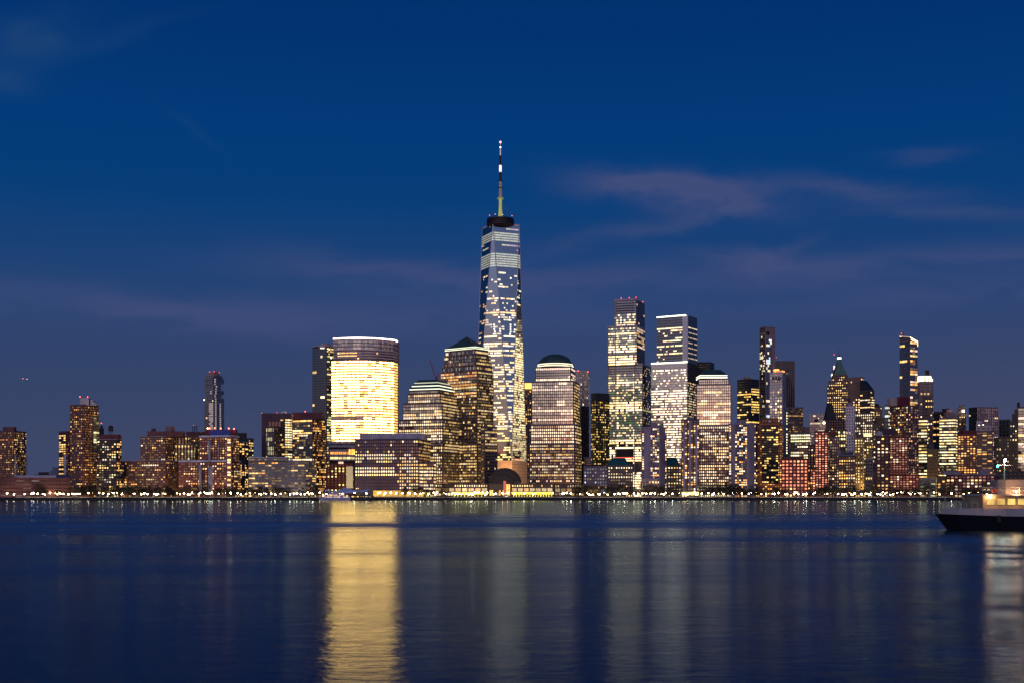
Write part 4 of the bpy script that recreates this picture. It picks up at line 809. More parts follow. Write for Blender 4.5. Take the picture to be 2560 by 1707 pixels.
# ring, mast
rc = Vector((K(1251) * 1925, 1925)); 
def rg(R, n=40): return [(rc.x + R * math.cos(2 * math.pi * i / n), rc.y + R * math.sin(2 * math.pi * i / n)) for i in range(n)]
mb = MB()
for y0, y1, R in ((558, 555, 20.6), (554, 551, 21), (549.5, 546, 21), (544.5, 541, 20.6)): mb.prism(rg(R), ZY(y0, 1904), ZY(y1, 1904))
for a in range(20): mb.bar((rc.x + 20 * math.cos(a * .314), rc.y + 20 * math.sin(a * .314), ZY(558, 1904)), (rc.x + 20 * math.cos(a * .314), rc.y + 20 * math.sin(a * .314), ZY(540, 1904)), .35)
mb.prism(rg(16), ZY(560, 1904), ZY(542, 1904)); mb.build('communications_ring', mat((.02, .016, .02), .5), b.o)
D = 1925
def sp(y): return (rc.x, rc.y, ZY(y, D))
mb = MB()
segs = [(545, 513, 4.4, 2.9, 1), (513, 498, 2.9, 2.9, 1), (498, 495, 6.4, 5.6, 2), (495, 453, 3.4, 2.6, 3), (453, 432, 2.4, 2.0, 0), (432, 414, 2.5, 2.5, 4), (414, 391, 2.0, 1.8, 0), (391, 374, 1.2, 1.0, 5), (374, 358, .5, .3, 5)]
for y0, y1, r0, r1, mi in segs: mb.bar(sp(y0), sp(y1), r0 * .8, mi, r1 * .8, 10)
for y, R in ((471, 4.2), (454, 3.8), (432, 2.9), (414, 3.4), (391, 2.2)): mb.bar(sp(y), sp(y - 1), R, 0, R, 10)
mb.build('mast', [mat((.04, .03, .035)), glowmat((.5, .58, .05), .55), glowmat((.4, .42, .03), .35), glowmat((.24, .17, .03), .32), glowmat((1, .75, .75), 1.3), glowmat((.8, .55, .55), .55)], b.o)
mb = MB()
for a in (.6, 1.9, 3.4, 4.9, 5.8): mb.bar((rc.x + 19 * math.cos(a), rc.y + 19 * math.sin(a), ZY(541, D)), sp(503), .16)
mb.build('mast_stay', mat((.2, .2, .25)), b.o)
b.lamp(sp(356), 1.4, (1, .12, .1), 14); b.lamp(sp(369), 1.2, (.85, 1, .7), 4); b.lamp((rc.x - .8, rc.y - 3, ZY(425, D)), 1.0, (1, .9, .9), 4)
for x, y in ((1224, 539), (1238, 536), (1280, 540), (1257, 537)): b.lamp(PT(x, y, 1910), .6, (1, .3, .3), 2.5)
# flood-lit stone base
zc = ZY(1150, 1896)
mb = MB(); bb = [tuple(Vector(ctr) + (p - ctr) * 1.03) for p in base]; mb.prism(bb, GZ, zb, 0); mb.build('base', mat((.8, .52, .32), .8, 0, .08), b.o)
mb = MB()
for i in range(26):
    a = Vector(bb[0]).lerp(Vector(bb[1]), .45 + .55 * i / 26); mb.box(a.x - .25, a.x + .25, a.y - .6, a.y, ZY(1200, 1900), zb - 2)
mb.build('base_fin', mat((.5, .36, .24)), b.o)
mb = MB(); va, vc = Vector(bb[1]), Vector(bb[2]); u_ = (vc - va).normalized(); n_ = Vector((u_.y, -u_.x))
for y in (1159, 1167, 1175, 1183, 1191): mb.prism([tuple(va + n_ * .2), tuple(vc + n_ * .2), tuple(vc), tuple(va)], ZY(y + .7, 1900), ZY(y, 1900))
mb.build('base_joint', mat((.3, .2, .13)), b.o)
def flood(name, loc, tgt, power, col, size=6):
    l = bpy.data.lights.new(name, 'AREA'); l.energy = power; l.color = col; l.size = size; l.shape = 'DISK'
    o = bpy.data.objects.new(name, l); COL.objects.link(o); o.location = loc
    o.rotation_euler = (Vector(tgt) - Vector(loc)).to_track_quat('-Z', 'Y').to_euler()
    return o
for x in (1262, 1300):
    p = PT(x, 1215, 1850); flood('floodlight', (p.x, p.y, 14), (p.x * 1.01, 1900, 38), 42000, (1, .62, .32))

# ===== banded glass tower with braced corners (right of the dome) =====
GB = ST(fh=4.15, cw=3.1, fx=.93, fy=.62, g=GH, pal=((1, .74, .40), (1, .68, .30), (1, .8, .48)), k=1.6)
def w3(wing):
    rs = random.Random(5); rowsA = [rs.random() for _ in range(140)]
    def f(r, c, nr, nc):
        y = 1235 - (1235 - (748 if not wing else 816)) * r / nr
        if y < 784: return .0001
        if 1117 < y < 1145: return .0001
        h = rowsA[int((1235 - y) / 6.5)]
        if 884 < y < 925: p, k = .93, 2.6
        elif 1055 < y < 1112: p, k = .88, 3.0
        elif 812 < y < 820 or y > 1148: p, k = .85, 2.6
        elif 1020 < y < 1040: p, k = .85, 2.4
        elif 800 < y < 812: p, k = .5, 1.4
        else: p, k = (.34 if h > .3 else .15), 1.3
        if (c in (int(nc * .3), int(nc * .78)) and rnd.random() < .7): return 2.2
        if rnd.random() < p: return k * rnd.uniform(.6, 1.2)
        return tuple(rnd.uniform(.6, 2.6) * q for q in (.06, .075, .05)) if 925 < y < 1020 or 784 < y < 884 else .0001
    return f
b = B('skyscraper', 'greenish banded glass tower with diagonal steel bracing, taller of the glass pair at centre right', 'skyscraper', 2090,
      [(1519, 1606, 1627, 912, st_with(GB, fn=w3(False)), st_with(GB, fx=.75, k=.6, fn=lambda r, c, nr, nc: (.8 if rnd.random() < .12 + .5 * (r % 31 == 3) else .0001))),
       (1519, 1592, 1612, 816, st_with(GB, fn=w3(True)), None), (1536, 1591, 1612, 750, st_with(GB, fn=lambda r, c, nr, nc: (.0001 if r > nr * .45 else (1.7 if rnd.random() < (.75 if r < 3 else .3) else (.04, .05, .045)))), None)],
      (.16, .14, .13), None, ST(fh=4.15, cw=4, fx=.7, fy=.75, p=.1, rp=.2, ph=.9, run=.8, pal=(PK, YY), k=.9, g=GM), asp=1.0, cap=(.5, .45, .5), caph=2.5)
def fpt(b, ti, f, y, off=.7, face=0):
    pp, _, _, Di = b.T[ti]; A, C = Vector(pp[face]), Vector(pp[face + 1]); u = (C - A).normalized(); n_ = Vector((u.y, -u.x)); p = A.lerp(C, f) + n_ * off
    return Vector((p.x, p.y, ZY(y, Di)))
def brace(a, c, r=.55, m=None):
    mb = MB(); mb.bar(a, c, r); mb.build('steel_brace', m or mat((.42, .33, .3), .5), b.o)
for f in (.02, .22, .78, 1.0): brace(fpt(b, 0, f, 1236), fpt(b, 0, f, 914), .8)
for y0 in range(912, 1235, 54):
    y1 = min(y0 + 54, 1236)
    brace(fpt(b, 0, .02, y0), fpt(b, 0, .22, y1)); brace(fpt(b, 0, .78, y0), fpt(b, 0, 1.0, y1))
for f in (.02, .28): brace(fpt(b, 1, f, 911), fpt(b, 1, f, 818), .8)
brace(fpt(b, 1, .02, 818), fpt(b, 1, .28, 864)); brace(fpt(b, 1, .28, 864), fpt(b, 1, .02, 910))
brace(fpt(b, 2, .98, 911), fpt(b, 2, .98, 752), .9); brace(fpt(b, 2, .05, 815), fpt(b, 2, .05, 752), .9)
for y in range(754, 786, 3): brace(fpt(b, 2, .08, y, .5), fpt(b, 2, .9, y, .5), .42, mat((.03, .05, .07)) if y % 2 else mat((.5, .4, .45), .5))
mb = MB()
a, c = fpt(b, 0, .24, 1146, 1), fpt(b, 0, .76, 1146, 1); mb.prism([(a.x, a.y), (c.x, c.y), (c.x, c.y + 1), (a.x, a.y + 1)], ZY(1143, 2090), ZY(1120, 2090)); mb.build('dark_mechanical_floor', mat((.02, .018, .025), .6), b.o)
mb = MB(); a, c = fpt(b, 0, .24, 1146, 1.5), fpt(b, 0, .76, 1146, 1.5); mb.prism([(a.x, a.y), (c.x, c.y), (c.x, c.y + .5), (a.x, a.y + .5)], ZY(1144, 2090), ZY(1141.5, 2090)); mb.build('red_light_strip', glowmat((1, .12, .05), 1.6), b.o)
pbox(b, 'roof_plant', 1587, 1592, 743, 750, (.14, .08, .08), dD=2, depth=6); beacons(b, [(1553, 746), (1573, 745), (1590, 744), (1607, 755)], 2092, k=10)

# ===== two-part pale glass tower =====
def w4(hi):
    rs = random.Random(9 if hi else 4); R_ = [rs.random() for _ in range(200)]; st_ = [rs.random() for _ in range(200)]
    def f(r, c, nr, nc):
        if hi:
            if r > nr - 5: return .0001
            if r == nr - 5: return 2.0
            h = R_[r]
            p = .9 if h > .55 else .12
            if h > .55 and c / nc < st_[r] * .75 and h < .85: p = .1
        else:
            if r > nr - 3: return .0001
            h = R_[r]; p = (.8 if h > .35 else .3) if r < nr * .8 else (.5 if h > .6 else .15)
        return ((2.9 if not hi else 2.4) * rnd.uniform(.5, 1.3)) if rnd.random() < p else (.3 * rnd.random() if not hi else .0001)
    return f
G4 = ST(fh=4.15, cw=2.6, fx=.97, fy=.46, g=GX, pal=((1, .74, .46), (1, .68, .32), (1, .78, .5)), k=1.6, edge=.3)
b = B('skyscraper', 'pale mirror-glass tower in two stacked parts with glowing roof edges', 'skyscraper', 2040,
      [(1628, 1718, 1742, 906, st_with(G4, fn=w4(False)), st_with(G4, g=GL, fn=lambda r, c, nr, nc: (1.3 * rnd.uniform(.3, 1.2) if rnd.random() < .45 and r < nr * .86 else .0001)))],
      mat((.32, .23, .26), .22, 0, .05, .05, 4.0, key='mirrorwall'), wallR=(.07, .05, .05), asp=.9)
poly, t_ = foot(1642, 1719, 1743, 2040, 1.0, math.radians(30)); 
# upper part is turned a little from the lower one
z0, zt = b.top, ZY(788, 2040)
P_ = [Vector(p) for p in poly]; 
mb = MB(); mb.prism([tuple(p) for p in P_], z0, zt); mb.build('upper_wall', mat((.035, .05, .09), .2, 0, .05, .05, 2.4, key='navyglass'), b.o)
b.windows(P_[0], P_[1], z0 + 1, zt, st_with(G4, pal=((1, .72, .3), (1, .8, .45)), g=GM, fn=w4(True), k=1.8))
b.windows(P_[1], P_[2], z0 + 1, zt, st_with(G4, g=GM, fy=.4, fn=lambda r, c, nr, nc: ((1.3 if r > nr - 6 else .75) * rnd.uniform(.6, 1.1) if (r % 2 and r < nr - 4 and rnd.random() < .85) else .0001)))
mb = MB(); mb.bar((P_[0].x, P_[0].y, zt), (P_[1].x - 3, P_[1].y, zt), .9, 0, .9); mb.build('roof_light', glowmat((.95, 1, .72), 4), b.o)
q = b.T[0][0]; mb = MB(); mb.bar((q[0].x, q[0].y - .8, z0 + 1), (q[1].x, q[1].y - .8, z0 + 1), .95); mb.build('roof_light', glowmat((.95, 1, .75), 4), b.o)
mb = MB(); n_ = Vector((0, -1)); a = P_[1]
mb.prism([(a.x - 9 * .86, a.y + 9 * .5 - .6), (a.x, a.y - .6), (a.x + 1.0, a.y), (a.x - 9 * .86, a.y + 9 * .5)], z0 + 1, zt + .2); mb.build('pale_corner', mat((.3, .28, .36), .25, 0, .05, .05, 3.2, key='palecorner'), b.o)

# ===== stacked-box residential tower =====
D = 2500
b = Bld('skyscraper', 'slender blue-grey tower of shifted stacked glass boxes at left', 'skyscraper', (K(535) * D, D, GZ)); ALLB.append(b); b.nmax = 100; b.wm = [mat((.08, .09, .11), .4)]
JG = ST(fh=4.0, cw=4.2, fx=.93, fy=.74, p=.03, g=GX, pal=((.8, .62, .58),), k=.5, edge=.2)
jb = [(517, 550, 928, 936, 1), (513, 556, 936, 943), (511, 560, 943, 956), (512, 554, 956, 961), (510, 552, 961, 968), (512, 553, 968, 974), (513, 560, 974, 984), (515, 554, 984, 993), (510, 560, 993, 1005), (511, 560, 1005, 1040), (511, 560.5, 1040, 1090)]
jr = random.Random(2)
for k, q in enumerate(jb):
    x0, x1, y0, y1 = q[:4]; xm = 533 + jr.uniform(-2, 2); poly, t = foot(x0, xm, x1, D + (0 if k > 6 else 1.5), (x1 - xm) / (xm - x0) * 1.0, None)
    mb = MB(); mb.prism([tuple(p) for p in poly], ZY(y1, D) if k < 10 else GZ, ZY(y0, D)); mb.build('stacked_box' if k else 'rooftop_box', mat((.08, .09, .11), .3) if k else mat((.35, .22, .22)), b.o)
    mb = MB(); mb.prism(shrink([tuple(p) for p in poly], 1.025), ZY(y0, D) - .7, ZY(y0, D) + .3); mb.build('balcony_slab', mat((.45, .40, .42)), b.o)
    if k:
        pk = (.34, .25, .235)
        b.windows(poly[0], poly[1], ZY(y1, D), ZY(y0, D), st_with(JG, m0=.2, m1=.8, fn=lambda r, c, nr, nc, k=k: (pk if (k > 8 and c >= nc - 3 and rnd.random() < .92) or (k in (6,) and c == nc - 2) else ((1.4, .9, .45) if k == 10 and rnd.random() < .06 else .0001))))
        b.windows(poly[1], poly[2], ZY(y1, D), ZY(y0, D), st_with(JG, m0=.2, m1=.8, fn=lambda r, c, nr, nc, k=k: (pk if (c in (1,) and k > 1) or (k > 8 and c == nc // 2 + 1) else (.0001))))
beacons(b, [(524, 929), (535, 928), (548, 931)], D - 2, k=9)
b.lamp(PT(510.5, 999, D - 3), 1.2, (1, .8, .4), 7, 'lamp'); b.lamp(PT(519, 1070, D - 20), 1.6, (1, .75, .3), 6, 'lamp')

# ===== glass vaulted hall and low podium buildings =====
D = 1640
b = Bld('glass_hall', 'rounded dark glass vaulted hall at the water in front of the tallest tower, lit inside', 'building', (K(1262) * D, D, GZ)); ALLB.append(b); b.wm = [mat((.05, .04, .035))]
for x0, x1, yt, Dk, dk in ((1221, 1303, 1169, 1660, 34), (1226, 1296, 1176, 1644, 16), (1232, 1284, 1186, 1632, 12)):
    cxp, Rw = (K(x0) + K(x1)) / 2 * Dk, (K(x1) - K(x0)) / 2 * Dk; z0, hh = ZY(1206, Dk), ZY(yt, Dk) - ZY(1206, Dk); mb = MB(); n = 20
    arcp = [(cxp - Rw * math.cos(math.pi * i / n), z0 + hh * math.sin(math.pi * i / n)) for i in range(n + 1)]
    for i in range(n):
        (xa, za), (xb, zb_) = arcp[i], arcp[i + 1]; mb.face([(xa, Dk, za), (xb, Dk, zb_), (xb, Dk + dk, zb_), (xa, Dk + dk, za)])
    mb.face([(x, Dk, z) for x, z in arcp]); mb.face([(x, Dk + dk, z) for x, z in reversed(arcp)])
    o = mb.build('glass_vault', mat((.012, .012, .014), .3, 0, .1, .1, 1.4, key='vault'), b.o)
    mb = MB()
    for i in range(0, n, 2): mb.bar((arcp[i][0], Dk - .2, arcp[i][1]), (arcp[i][0], Dk + dk, arcp[i][1] + .1), .22)
    for i in range(n): mb.bar((arcp[i][0], Dk - .2, arcp[i][1]), (arcp[i + 1][0], Dk - .2, arcp[i + 1][1]), .3)
    mb.build('vault_rib', mat((.05, .045, .04), .5), b.o)
mb = MB(); mb.box(K(1220) * 1640, K(1280) * 1640, 1630, 1700, GZ, ZY(1206, 1640)); mb.build('hall_base', mat((.12, .08, .05)), b.o)
b.windows((K(1223) * 1629, 1629), (K(1276) * 1629, 1629), ZY(1238, 1629), ZY(1209, 1629), ST(fh=8, cw=2.4, fx=.8, fy=.93, m0=0, m1=0, p=.75, run=.3, pal=((1, .55, .12), (1, .62, .2), (.9, .42, .08)), k=1.7, g=GL))
pbox(b, 'red_banner', 1258.5, 1265, 1201, 1231, glowmat((1, .13, .05), .55), D=1620, depth=1)
def podium(name, label, x0, x1, yt, D, arcade=None, k=1.0, white=None):
    b = Bld(name, label, 'building', (K((x0 + x1) / 2) * D, D, GZ)); ALLB.append(b); b.nmax = 100
    mb = MB(); mb.box(K(x0) * D, K(x1) * D, D, D + 30, GZ, ZY(yt, D)); mb.build('wall', mat((.16, .095, .065)), b.o)
    mb = MB()
    for y in (yt, yt + 9): mb.box(K(x0) * D - .3, K(x1) * D + .3, D - .8, D + 2 if y > yt else D + 30, ZY(y + 1.1, D), ZY(y, D) + (.3 if y == yt else 0))
    mb.build('cornice', mat((.2, .13, .09)), b.o)
    A, C = (K(x0 + 1) * D, D), (K(x1 - 1) * D, D)
    b.windows(A, C, ZY(yt + 8, D), ZY(yt + 2.5, D), ST(fh=3, cw=3.1, fx=.42, fy=.8, m0=0, m1=0, p=.75, run=.5, pal=(YY, WW), k=1.5 * k, g=GL))
    b.windows(A, C, ZY(yt + 20, D), ZY(yt + 10.5, D), ST(fh=5, cw=8, fx=.8, fy=.9, m0=0, m1=0, p=.92, run=.5, pal=white or ((1, .55, .2), (1, .65, .3), (1, .75, .4)), k=.95 * k, g=GL))
    b.windows(A, C, ZY(1238, D), ZY(yt + 22, D), ST(fh=5, cw=4, fx=.8, fy=.8, m0=0, m1=0, p=.6, run=.5, pal=((1, .6, .12), (1, .8, .4)), k=1.2 * k, g=GL))
    return b
podium('podium_building', 'low brown podium with lit shopfronts left of the glass vaulted hall', 1086, 1221, 1208, 1635)
b = podium('podium_building', 'low brown podium with lit restaurant windows right of the glass vaulted hall', 1277, 1384, 1208, 1636)
pbox(b, 'rooftop_plant', 1276, 1300, 1202, 1208, (.2, .13, .11), D=1642); 
podium('podium_building', 'dimmer brown podium below the domed tower with small shopfronts', 1385, 1462, 1209, 1640, k=.5)
podium('podium_building', 'low podium with cold white shopfront lights left of the braced glass tower', 1463, 1519, 1212, 1600, k=.8, white=(BB, (.8, 1, .9), YY))
b = Bld('tent', 'small pale arched tent on the esplanade in front of the glass vaulted hall', 'tent', (K(1266) * 1530, 1530, GZ)); ALLB.append(b); b.wm = []
mb = MB(); n = 8; D = 1528
ap = [(K(1265) * D - 4.6 * math.cos(math.pi * i / n), GZ + 4.2 * math.sin(math.pi * i / n)) for i in range(n + 1)]
for i in range(n): mb.face([(ap[i][0], D, ap[i][1]), (ap[i + 1][0], D, ap[i + 1][1]), (ap[i + 1][0], D + 8, ap[i + 1][1]), (ap[i][0], D + 8, ap[i][1])])
mb.face([(x, D, z) for x, z in ap]); mb.face([(x, D + 8, z) for x, z in reversed(ap)]); mb.build('canvas', mat((.5, .42, .45)), b.o)
mb = MB(); mb.box(K(1263) * D, K(1269) * D, D - .3, D - .05, GZ + .2, GZ + 1.8); mb.build('lit_opening', glowmat((1, .7, .3), 2.5), b.o)

# concrete wall strip right of the domed tower and the crane
b = B('low_block', 'pale slatted low block between the domed tower and the black gold-speckled tower', 'building', 1800, [(1460, 1478, 1479, 1143)], (.3, .24, .2), ST(fh=3.4, cw=8, fx=.8, fy=.3, p=.3, pal=(WW, GG), k=1.3, g=GL), asp=.8)
t = thing('tower_crane', 'red construction crane with leaning jib left of the pyramid-roofed tower', 'crane', PT(1093, 990, 1900))
D = 1900
mb = MB(); mb.bar(PT(1094, 1000, D), PT(1092, 940, D), 1.0); mb.build('crane_mast', mat((.3, .05, .06)), t)
mb = MB(); mb.bar(PT(1090, 947, D), PT(1075, 900, D), .9, 0, .5); mb.bar(PT(1090, 947, D), PT(1098, 933, D), .9, 0, .6); mb.bar(PT(1098, 933, D), PT(1075, 900, D), .12); mb.build('jib', mat((.32, .05, .07)), t)
for b in ALLB: b.finish(b.nmax)

# ===== ferry landing, boats =====
t = thing('ferry_terminal', 'floating ferry pier under a white peaked fabric canopy, in front of the golden tower', 'pier', (K(870) * 1496, 1496, 0))
D = 1490; mb = MB()
mb.box(K(872) * D, K(935) * D, D, D + 26, -.5, 1.6)
for x in range(874, 936, 6): mb.bar((K(x) * D, D - .5, -2), (K(x) * D, D - .5, 5.5 if x % 4 else 3.5), .55)
mb.build('floating_dock', mat((.05, .05, .05)), t)
def sail(pts, name='canopy'):
    mb = MB(); n = 6
    for (a, c, p) in pts:
        a, c, p = Vector(a), Vector(c), Vector(p)
        for i in range(n):
            for j in range(n - i):
                def P(u, v):
                    w = 1 - u - v; q = a * w + c * v + p * u; s = 1.8 * 4 * w * v * (1 - u) + 2.2 * u * (1 - u); return (q.x, q.y, q.z - s)
                u0, u1, v0, v1 = i / n, (i + 1) / n, j / n, (j + 1) / n
                mb.face([P(u0, v0), P(u0, v1), P(u1, v0)])
                if i + j < n - 1: mb.face([P(u0, v1), P(u1, v1), P(u1, v0)])
    return mb
def q_(x, y, dy=0): p = PT(x, y, D + dy); return tuple(p)
mb = sail([(q_(832, 1229), q_(900, 1227), q_(863, 1216.5, 12)), (q_(900, 1227), q_(895, 1227, 26), q_(863, 1216.5, 12)), (q_(895, 1227, 26), q_(838, 1229, 26), q_(863, 1216.5, 12)), (q_(838, 1229, 26), q_(832, 1229), q_(863, 1216.5, 12)),
           (q_(809, 1221), q_(834, 1229), q_(840, 1225, 12)), (q_(896, 1228), q_(926, 1221), q_(890, 1225, 12)), (q_(809, 1221), q_(840, 1225, 12), q_(838, 1229, 26))])
mb.build('canopy', mat((.62, .66, .85), .7), t)
mb = MB()
for x0, y0, x1, y1 in ((863, 1241, 863, 1215), (834, 1241, 834, 1228), (899, 1241, 899, 1226), (926, 1243, 931, 1219), (912, 1246, 926, 1222), (812, 1240, 809, 1220)): mb.bar(q_(x0, y0, 5), q_(x1, y1, 5), .3)
mb.build('support_mast', mat((.35, .35, .4)), t)
mb = MB(); mb.box(K(868) * D, K(925) * D, D + 8, D + 20, 1.6, 6.5); mb.build('waiting_room', mat((.08, .09, .07)), t)
mb = MB()
r5 = random.Random(5)
for i in range(26):
    x = 869 + i * 2.15; h = r5.uniform(.5, 1.6)
    if r5.random() < .75: mb.face([(K(x) * D, D + 7.8, 4.6 - h / 2), (K(x + 1.5) * D, D + 7.8, 4.6 - h / 2), (K(x + 1.5) * D, D + 7.8, 4.6 + h / 2), (K(x) * D, D + 7.8, 4.6 + h / 2)], 0, (1.2 * h, .75 * h, .25))
mb.build('lit_glazing', GL, t, True)

def loft_hull(mb, secs, mi=0):
    for a, c in zip(secs, secs[1:]):
        for i in range(len(a) - 1): mb.face([a[i], a[i + 1], c[i + 1], c[i]], mi)
t = thing('yacht', 'white two-deck river yacht with lit cabin windows moored left of the canopy pier', 'boat', (K(836) * 1482, 1482, 0))
D = 1482; X0, X1 = K(793) * D, K(876) * D; mb = MB(); secs = []
for i in range(13):
    f = i / 12; x = X0 + (X1 - X0) * f; w = 4.2 * min(1, (f / .35) ** .6) if f < .35 else 4.2; sh = 3.9 - 1.5 * min(1, f * 2.2)
    xk = x + 3.5 * (1 - f) * (1 if f < .3 else 0)
    secs.append([(x, D - w, sh + .6), (xk, D - w * .75, -.4), (xk, D + w * .75, -.4), (x, D + w, sh + .6), (x, D - w, sh + .6)])
loft_hull(mb, secs); mb.face(secs[-1][:4]); o = mb.build('hull', mat((.5, .46, .6), .35), t)
mb = MB(); mb.prism([(K(810) * D, D - 2), (K(816) * D, D - 3.4), (K(874) * D, D - 3.4), (K(874) * D, D + 3.4), (K(816) * D, D + 3.4), (K(810) * D, D + 2)], 3, 5.2); mb.prism([(K(818) * D, D - 2.8), (K(862) * D, D - 2.8), (K(862) * D, D + 2.8), (K(818) * D, D + 2.8)], 5.2, 7.4)
mb.prism([(K(822) * D, D - 2), (K(845) * D, D - 2), (K(845) * D, D + 2), (K(822) * D, D + 2)], 7.4, 9.2); mb.build('cabin', mat((.5, .46, .58), .4), t)
for z, xa, xb, yy, n in ((4.2, 815, 872, 3.45, 17), (6.4, 819, 861, 2.85, 14)):
    for i in range(n):
        if r5.random() < .8:
            x = K(xa + (xb - xa) * i / n) * D; mb = MB(); k = r5.uniform(.6, 1.6); mb.face([(x, D - yy, z - .5), (x + .95, D - yy, z - .5), (x + .95, D - yy, z + .5), (x, D - yy, z + .5)], 0, (1.3 * k, .85 * k, .4 * k)); mb.build('window', GL, t, True)
mb = MB(); mb.bar(PT(826, 1230, D), PT(826, 1222, D), .2); mb.bar(PT(823, 1226, D), PT(829, 1226, D), .12); mb.build('radar_mast', mat((.5, .5, .5)), t)
mb = MB(); mb.ball(PT(808, 1237, D - 4), .8); mb.build('deck_light', glowmat((1, .85, .55), 14), t)

# large ferry, close by, leaving the frame at the right
t = thing('ferry', 'dark-hulled passenger ferry with lit cabin deck entering from the right edge', 'boat', (83, 195, 0))
Y0, Y1 = 190, 199; xb = K(2352) * 192; L_ = 30
mb = MB(); secs = []
for i in range(15):
    f = i / 14; x = xb + L_ * f; w = 4.5 * min(1, (f / .28)) ** .55 if f > 0 else .15; sh = 2.15 + .35 * max(0, 1 - f * 3)
    xk = x + 2.2 * max(0, 1 - f * 3)
    secs.append([(x, 194.5 - w, sh), (xk, 194.5 - w * .8, -.5), (xk, 194.5 + w * .8, -.5), (x, 194.5 + w, sh), (x, 194.5 - w, sh)])
loft_hull(mb, secs); mb.face(secs[-1][:4]); mb.build('hull', mat((.012, .012, .02), .3), t)
mb = MB(); secs = []
for i in range(15):
    f = i / 14; x = xb + .8 + (L_ - 1) * f; w = 4.4 * min(1, (f / .28)) ** .55 if f > 0 else .15
    secs.append([(x, 194.5 - w, 3.35), (x, 194.5 - w, 2.1), (x, 194.5 + w, 2.1), (x, 194.5 + w, 3.35), (x, 194.5 - w, 3.35)])
loft_hull(mb, secs); mb.face([(s[0][0], s[0][1], 3.0) for s in secs] + [(s[3][0], s[3][1], 3.0) for s in reversed(secs)])
mb.build('bulwark', mat((.42, .38, .36), .45), t)
mb = MB(); mb.prism([(xb + 4.6, 193), (xb + 6, 191), (xb + L_, 191), (xb + L_, 198), (xb + 6, 198), (xb + 4.6, 196)], 3.0, 5.3)
mb.build('cabin', mat((.34, .26, .14), .5, 0, .15, .6), t)
mb = MB(); mb.prism([(xb + 4.2, 192.6), (xb + 5.8, 190.6), (xb + L_, 190.6), (xb + L_, 198.4), (xb + 5.8, 198.4), (xb + 4.2, 196.2)], 5.3, 5.5); mb.build('upper_deck', mat((.4, .38, .36)), t)
for i in range(15):
    mb = MB(); x = xb + 6.6 + i * 1.55; mb.face([(x, 190.95, 3.9), (x + 1.15, 190.95, 3.9), (x + 1.15, 190.95, 4.8), (x, 190.95, 4.8)], 0, (.85, .55, .14)); mb.build('window', GL, t, True)
mb = MB(); mb.face([(xb + 5.85, 190.98, 3.9), (xb + 5.95, 190.95, 3.9), (xb + 5.95, 190.95, 4.8), (xb + 5.85, 190.98, 4.8)])
mb = MB()
for i in range(18):
    x = xb + 5.8 + i * 1.4; mb.bar((x, 190.8, 5.5), (x, 190.8, 6.5), .035)
mb.bar((xb + 5.8, 190.8, 6.5), (xb + L_, 190.8, 6.5), .04); mb.bar((xb + 5.8, 190.8, 6.0), (xb + L_, 190.8, 6.0), .03); mb.build('railing', mat((.4, .4, .4)), t)
mb = MB()
for i in range(5):
    mb2 = MB(); mb2.bar((xb + 8 + 4.5 * i, 189.95, 1.3), (xb + 8 + 4.5 * i, 189.95, 2.3), .28, 0, .28, 8); mb2.build('fender', mat((.03, .03, .03)), t)
for i in range(3):
    cx_, cz_ = xb + 7.6 + 5.2 * i, 6.0; mb2 = MB()
    for a in range(12): mb2.bar((cx_ + .33 * math.cos(a * .524), 190.72, cz_ + .33 * math.sin(a * .524)), (cx_ + .33 * math.cos((a + 1) * .524), 190.72, cz_ + .33 * math.sin((a + 1) * .524)), .07)
    mb2.build('life_ring', mat((.6, .13, .03)), t)
mb2 = MB()
for i in range(7): mb2.bar((xb + .8 + i * .75, 194.5 - 4.3 * min(1, (.02 + i * .75 / L_) / .28) ** .55, 3.3), (xb + .8 + i * .75, 194.5 - 4.3 * min(1, (.02 + i * .75 / L_) / .28) ** .55, 4.2), .03)
for i in range(6): mb2.bar((xb + .8 + i * .75, 194.5 - 4.3 * min(1, (.02 + i * .75 / L_) / .28) ** .55, 4.2), (xb + .8 + (i + 1) * .75, 194.5 - 4.3 * min(1, (.02 + (i + 1) * .75 / L_) / .28) ** .55, 4.2), .03)
mb2.bar((xb + 1.5, 194.5, 3.0), (xb + 1.5, 194.5, 5.2), .05); mb2.build('bow_railing', mat((.4, .4, .4)), t)
mb2 = MB(); mb2.box(xb + 12, xb + 13.5, 193.5, 195.5, 5.5, 6.4); mb2.box(xb + 14.3, xb + 14.9, 193.8, 194.6, 5.5, 7.0); mb2.build('deck_locker', mat((.35, .33, .31)), t)
wx = K(2500) * 192; mb.prism([(wx, 193), (wx + 1, 192.4), (wx + 5, 192.4), (wx + 5, 197), (wx + 1, 197), (wx, 196)], 5.5, 7.7); mb.build('wheelhouse', mat((.25, .23, .22), .5), t)
mx = K(2524) * 192; mb = MB(); mb.bar((mx, 194, 7.6), (mx, 194, 11), .12, 0, .06); mb.bar((mx - 1.1, 194, 9.9), (mx + 1.1, 194, 9.9), .06); mb.build('mast', mat((.3, .3, .3)), t)
def bl(p, r, c, k, n): mb = MB(); mb.ball(p, r, 0, 10, 6); o = mb.build(n, glowmat(c, k * 3, True), t)
bl((mx, 193.8, 10.7), .16, (1, .70, .5), 260, 'masthead_light'); bl((mx - 1.1, 193.8, 9.8), .11, (.02, 1, .62), 70, 'green_light'); bl((K(2531) * 192, 190.4, 5.85), .12, (1, .5, .2), 300, 'deck_light')
bl((xb + 7, 190.5, 5.1), .09, (1, .5, .22), 260, 'deck_light')

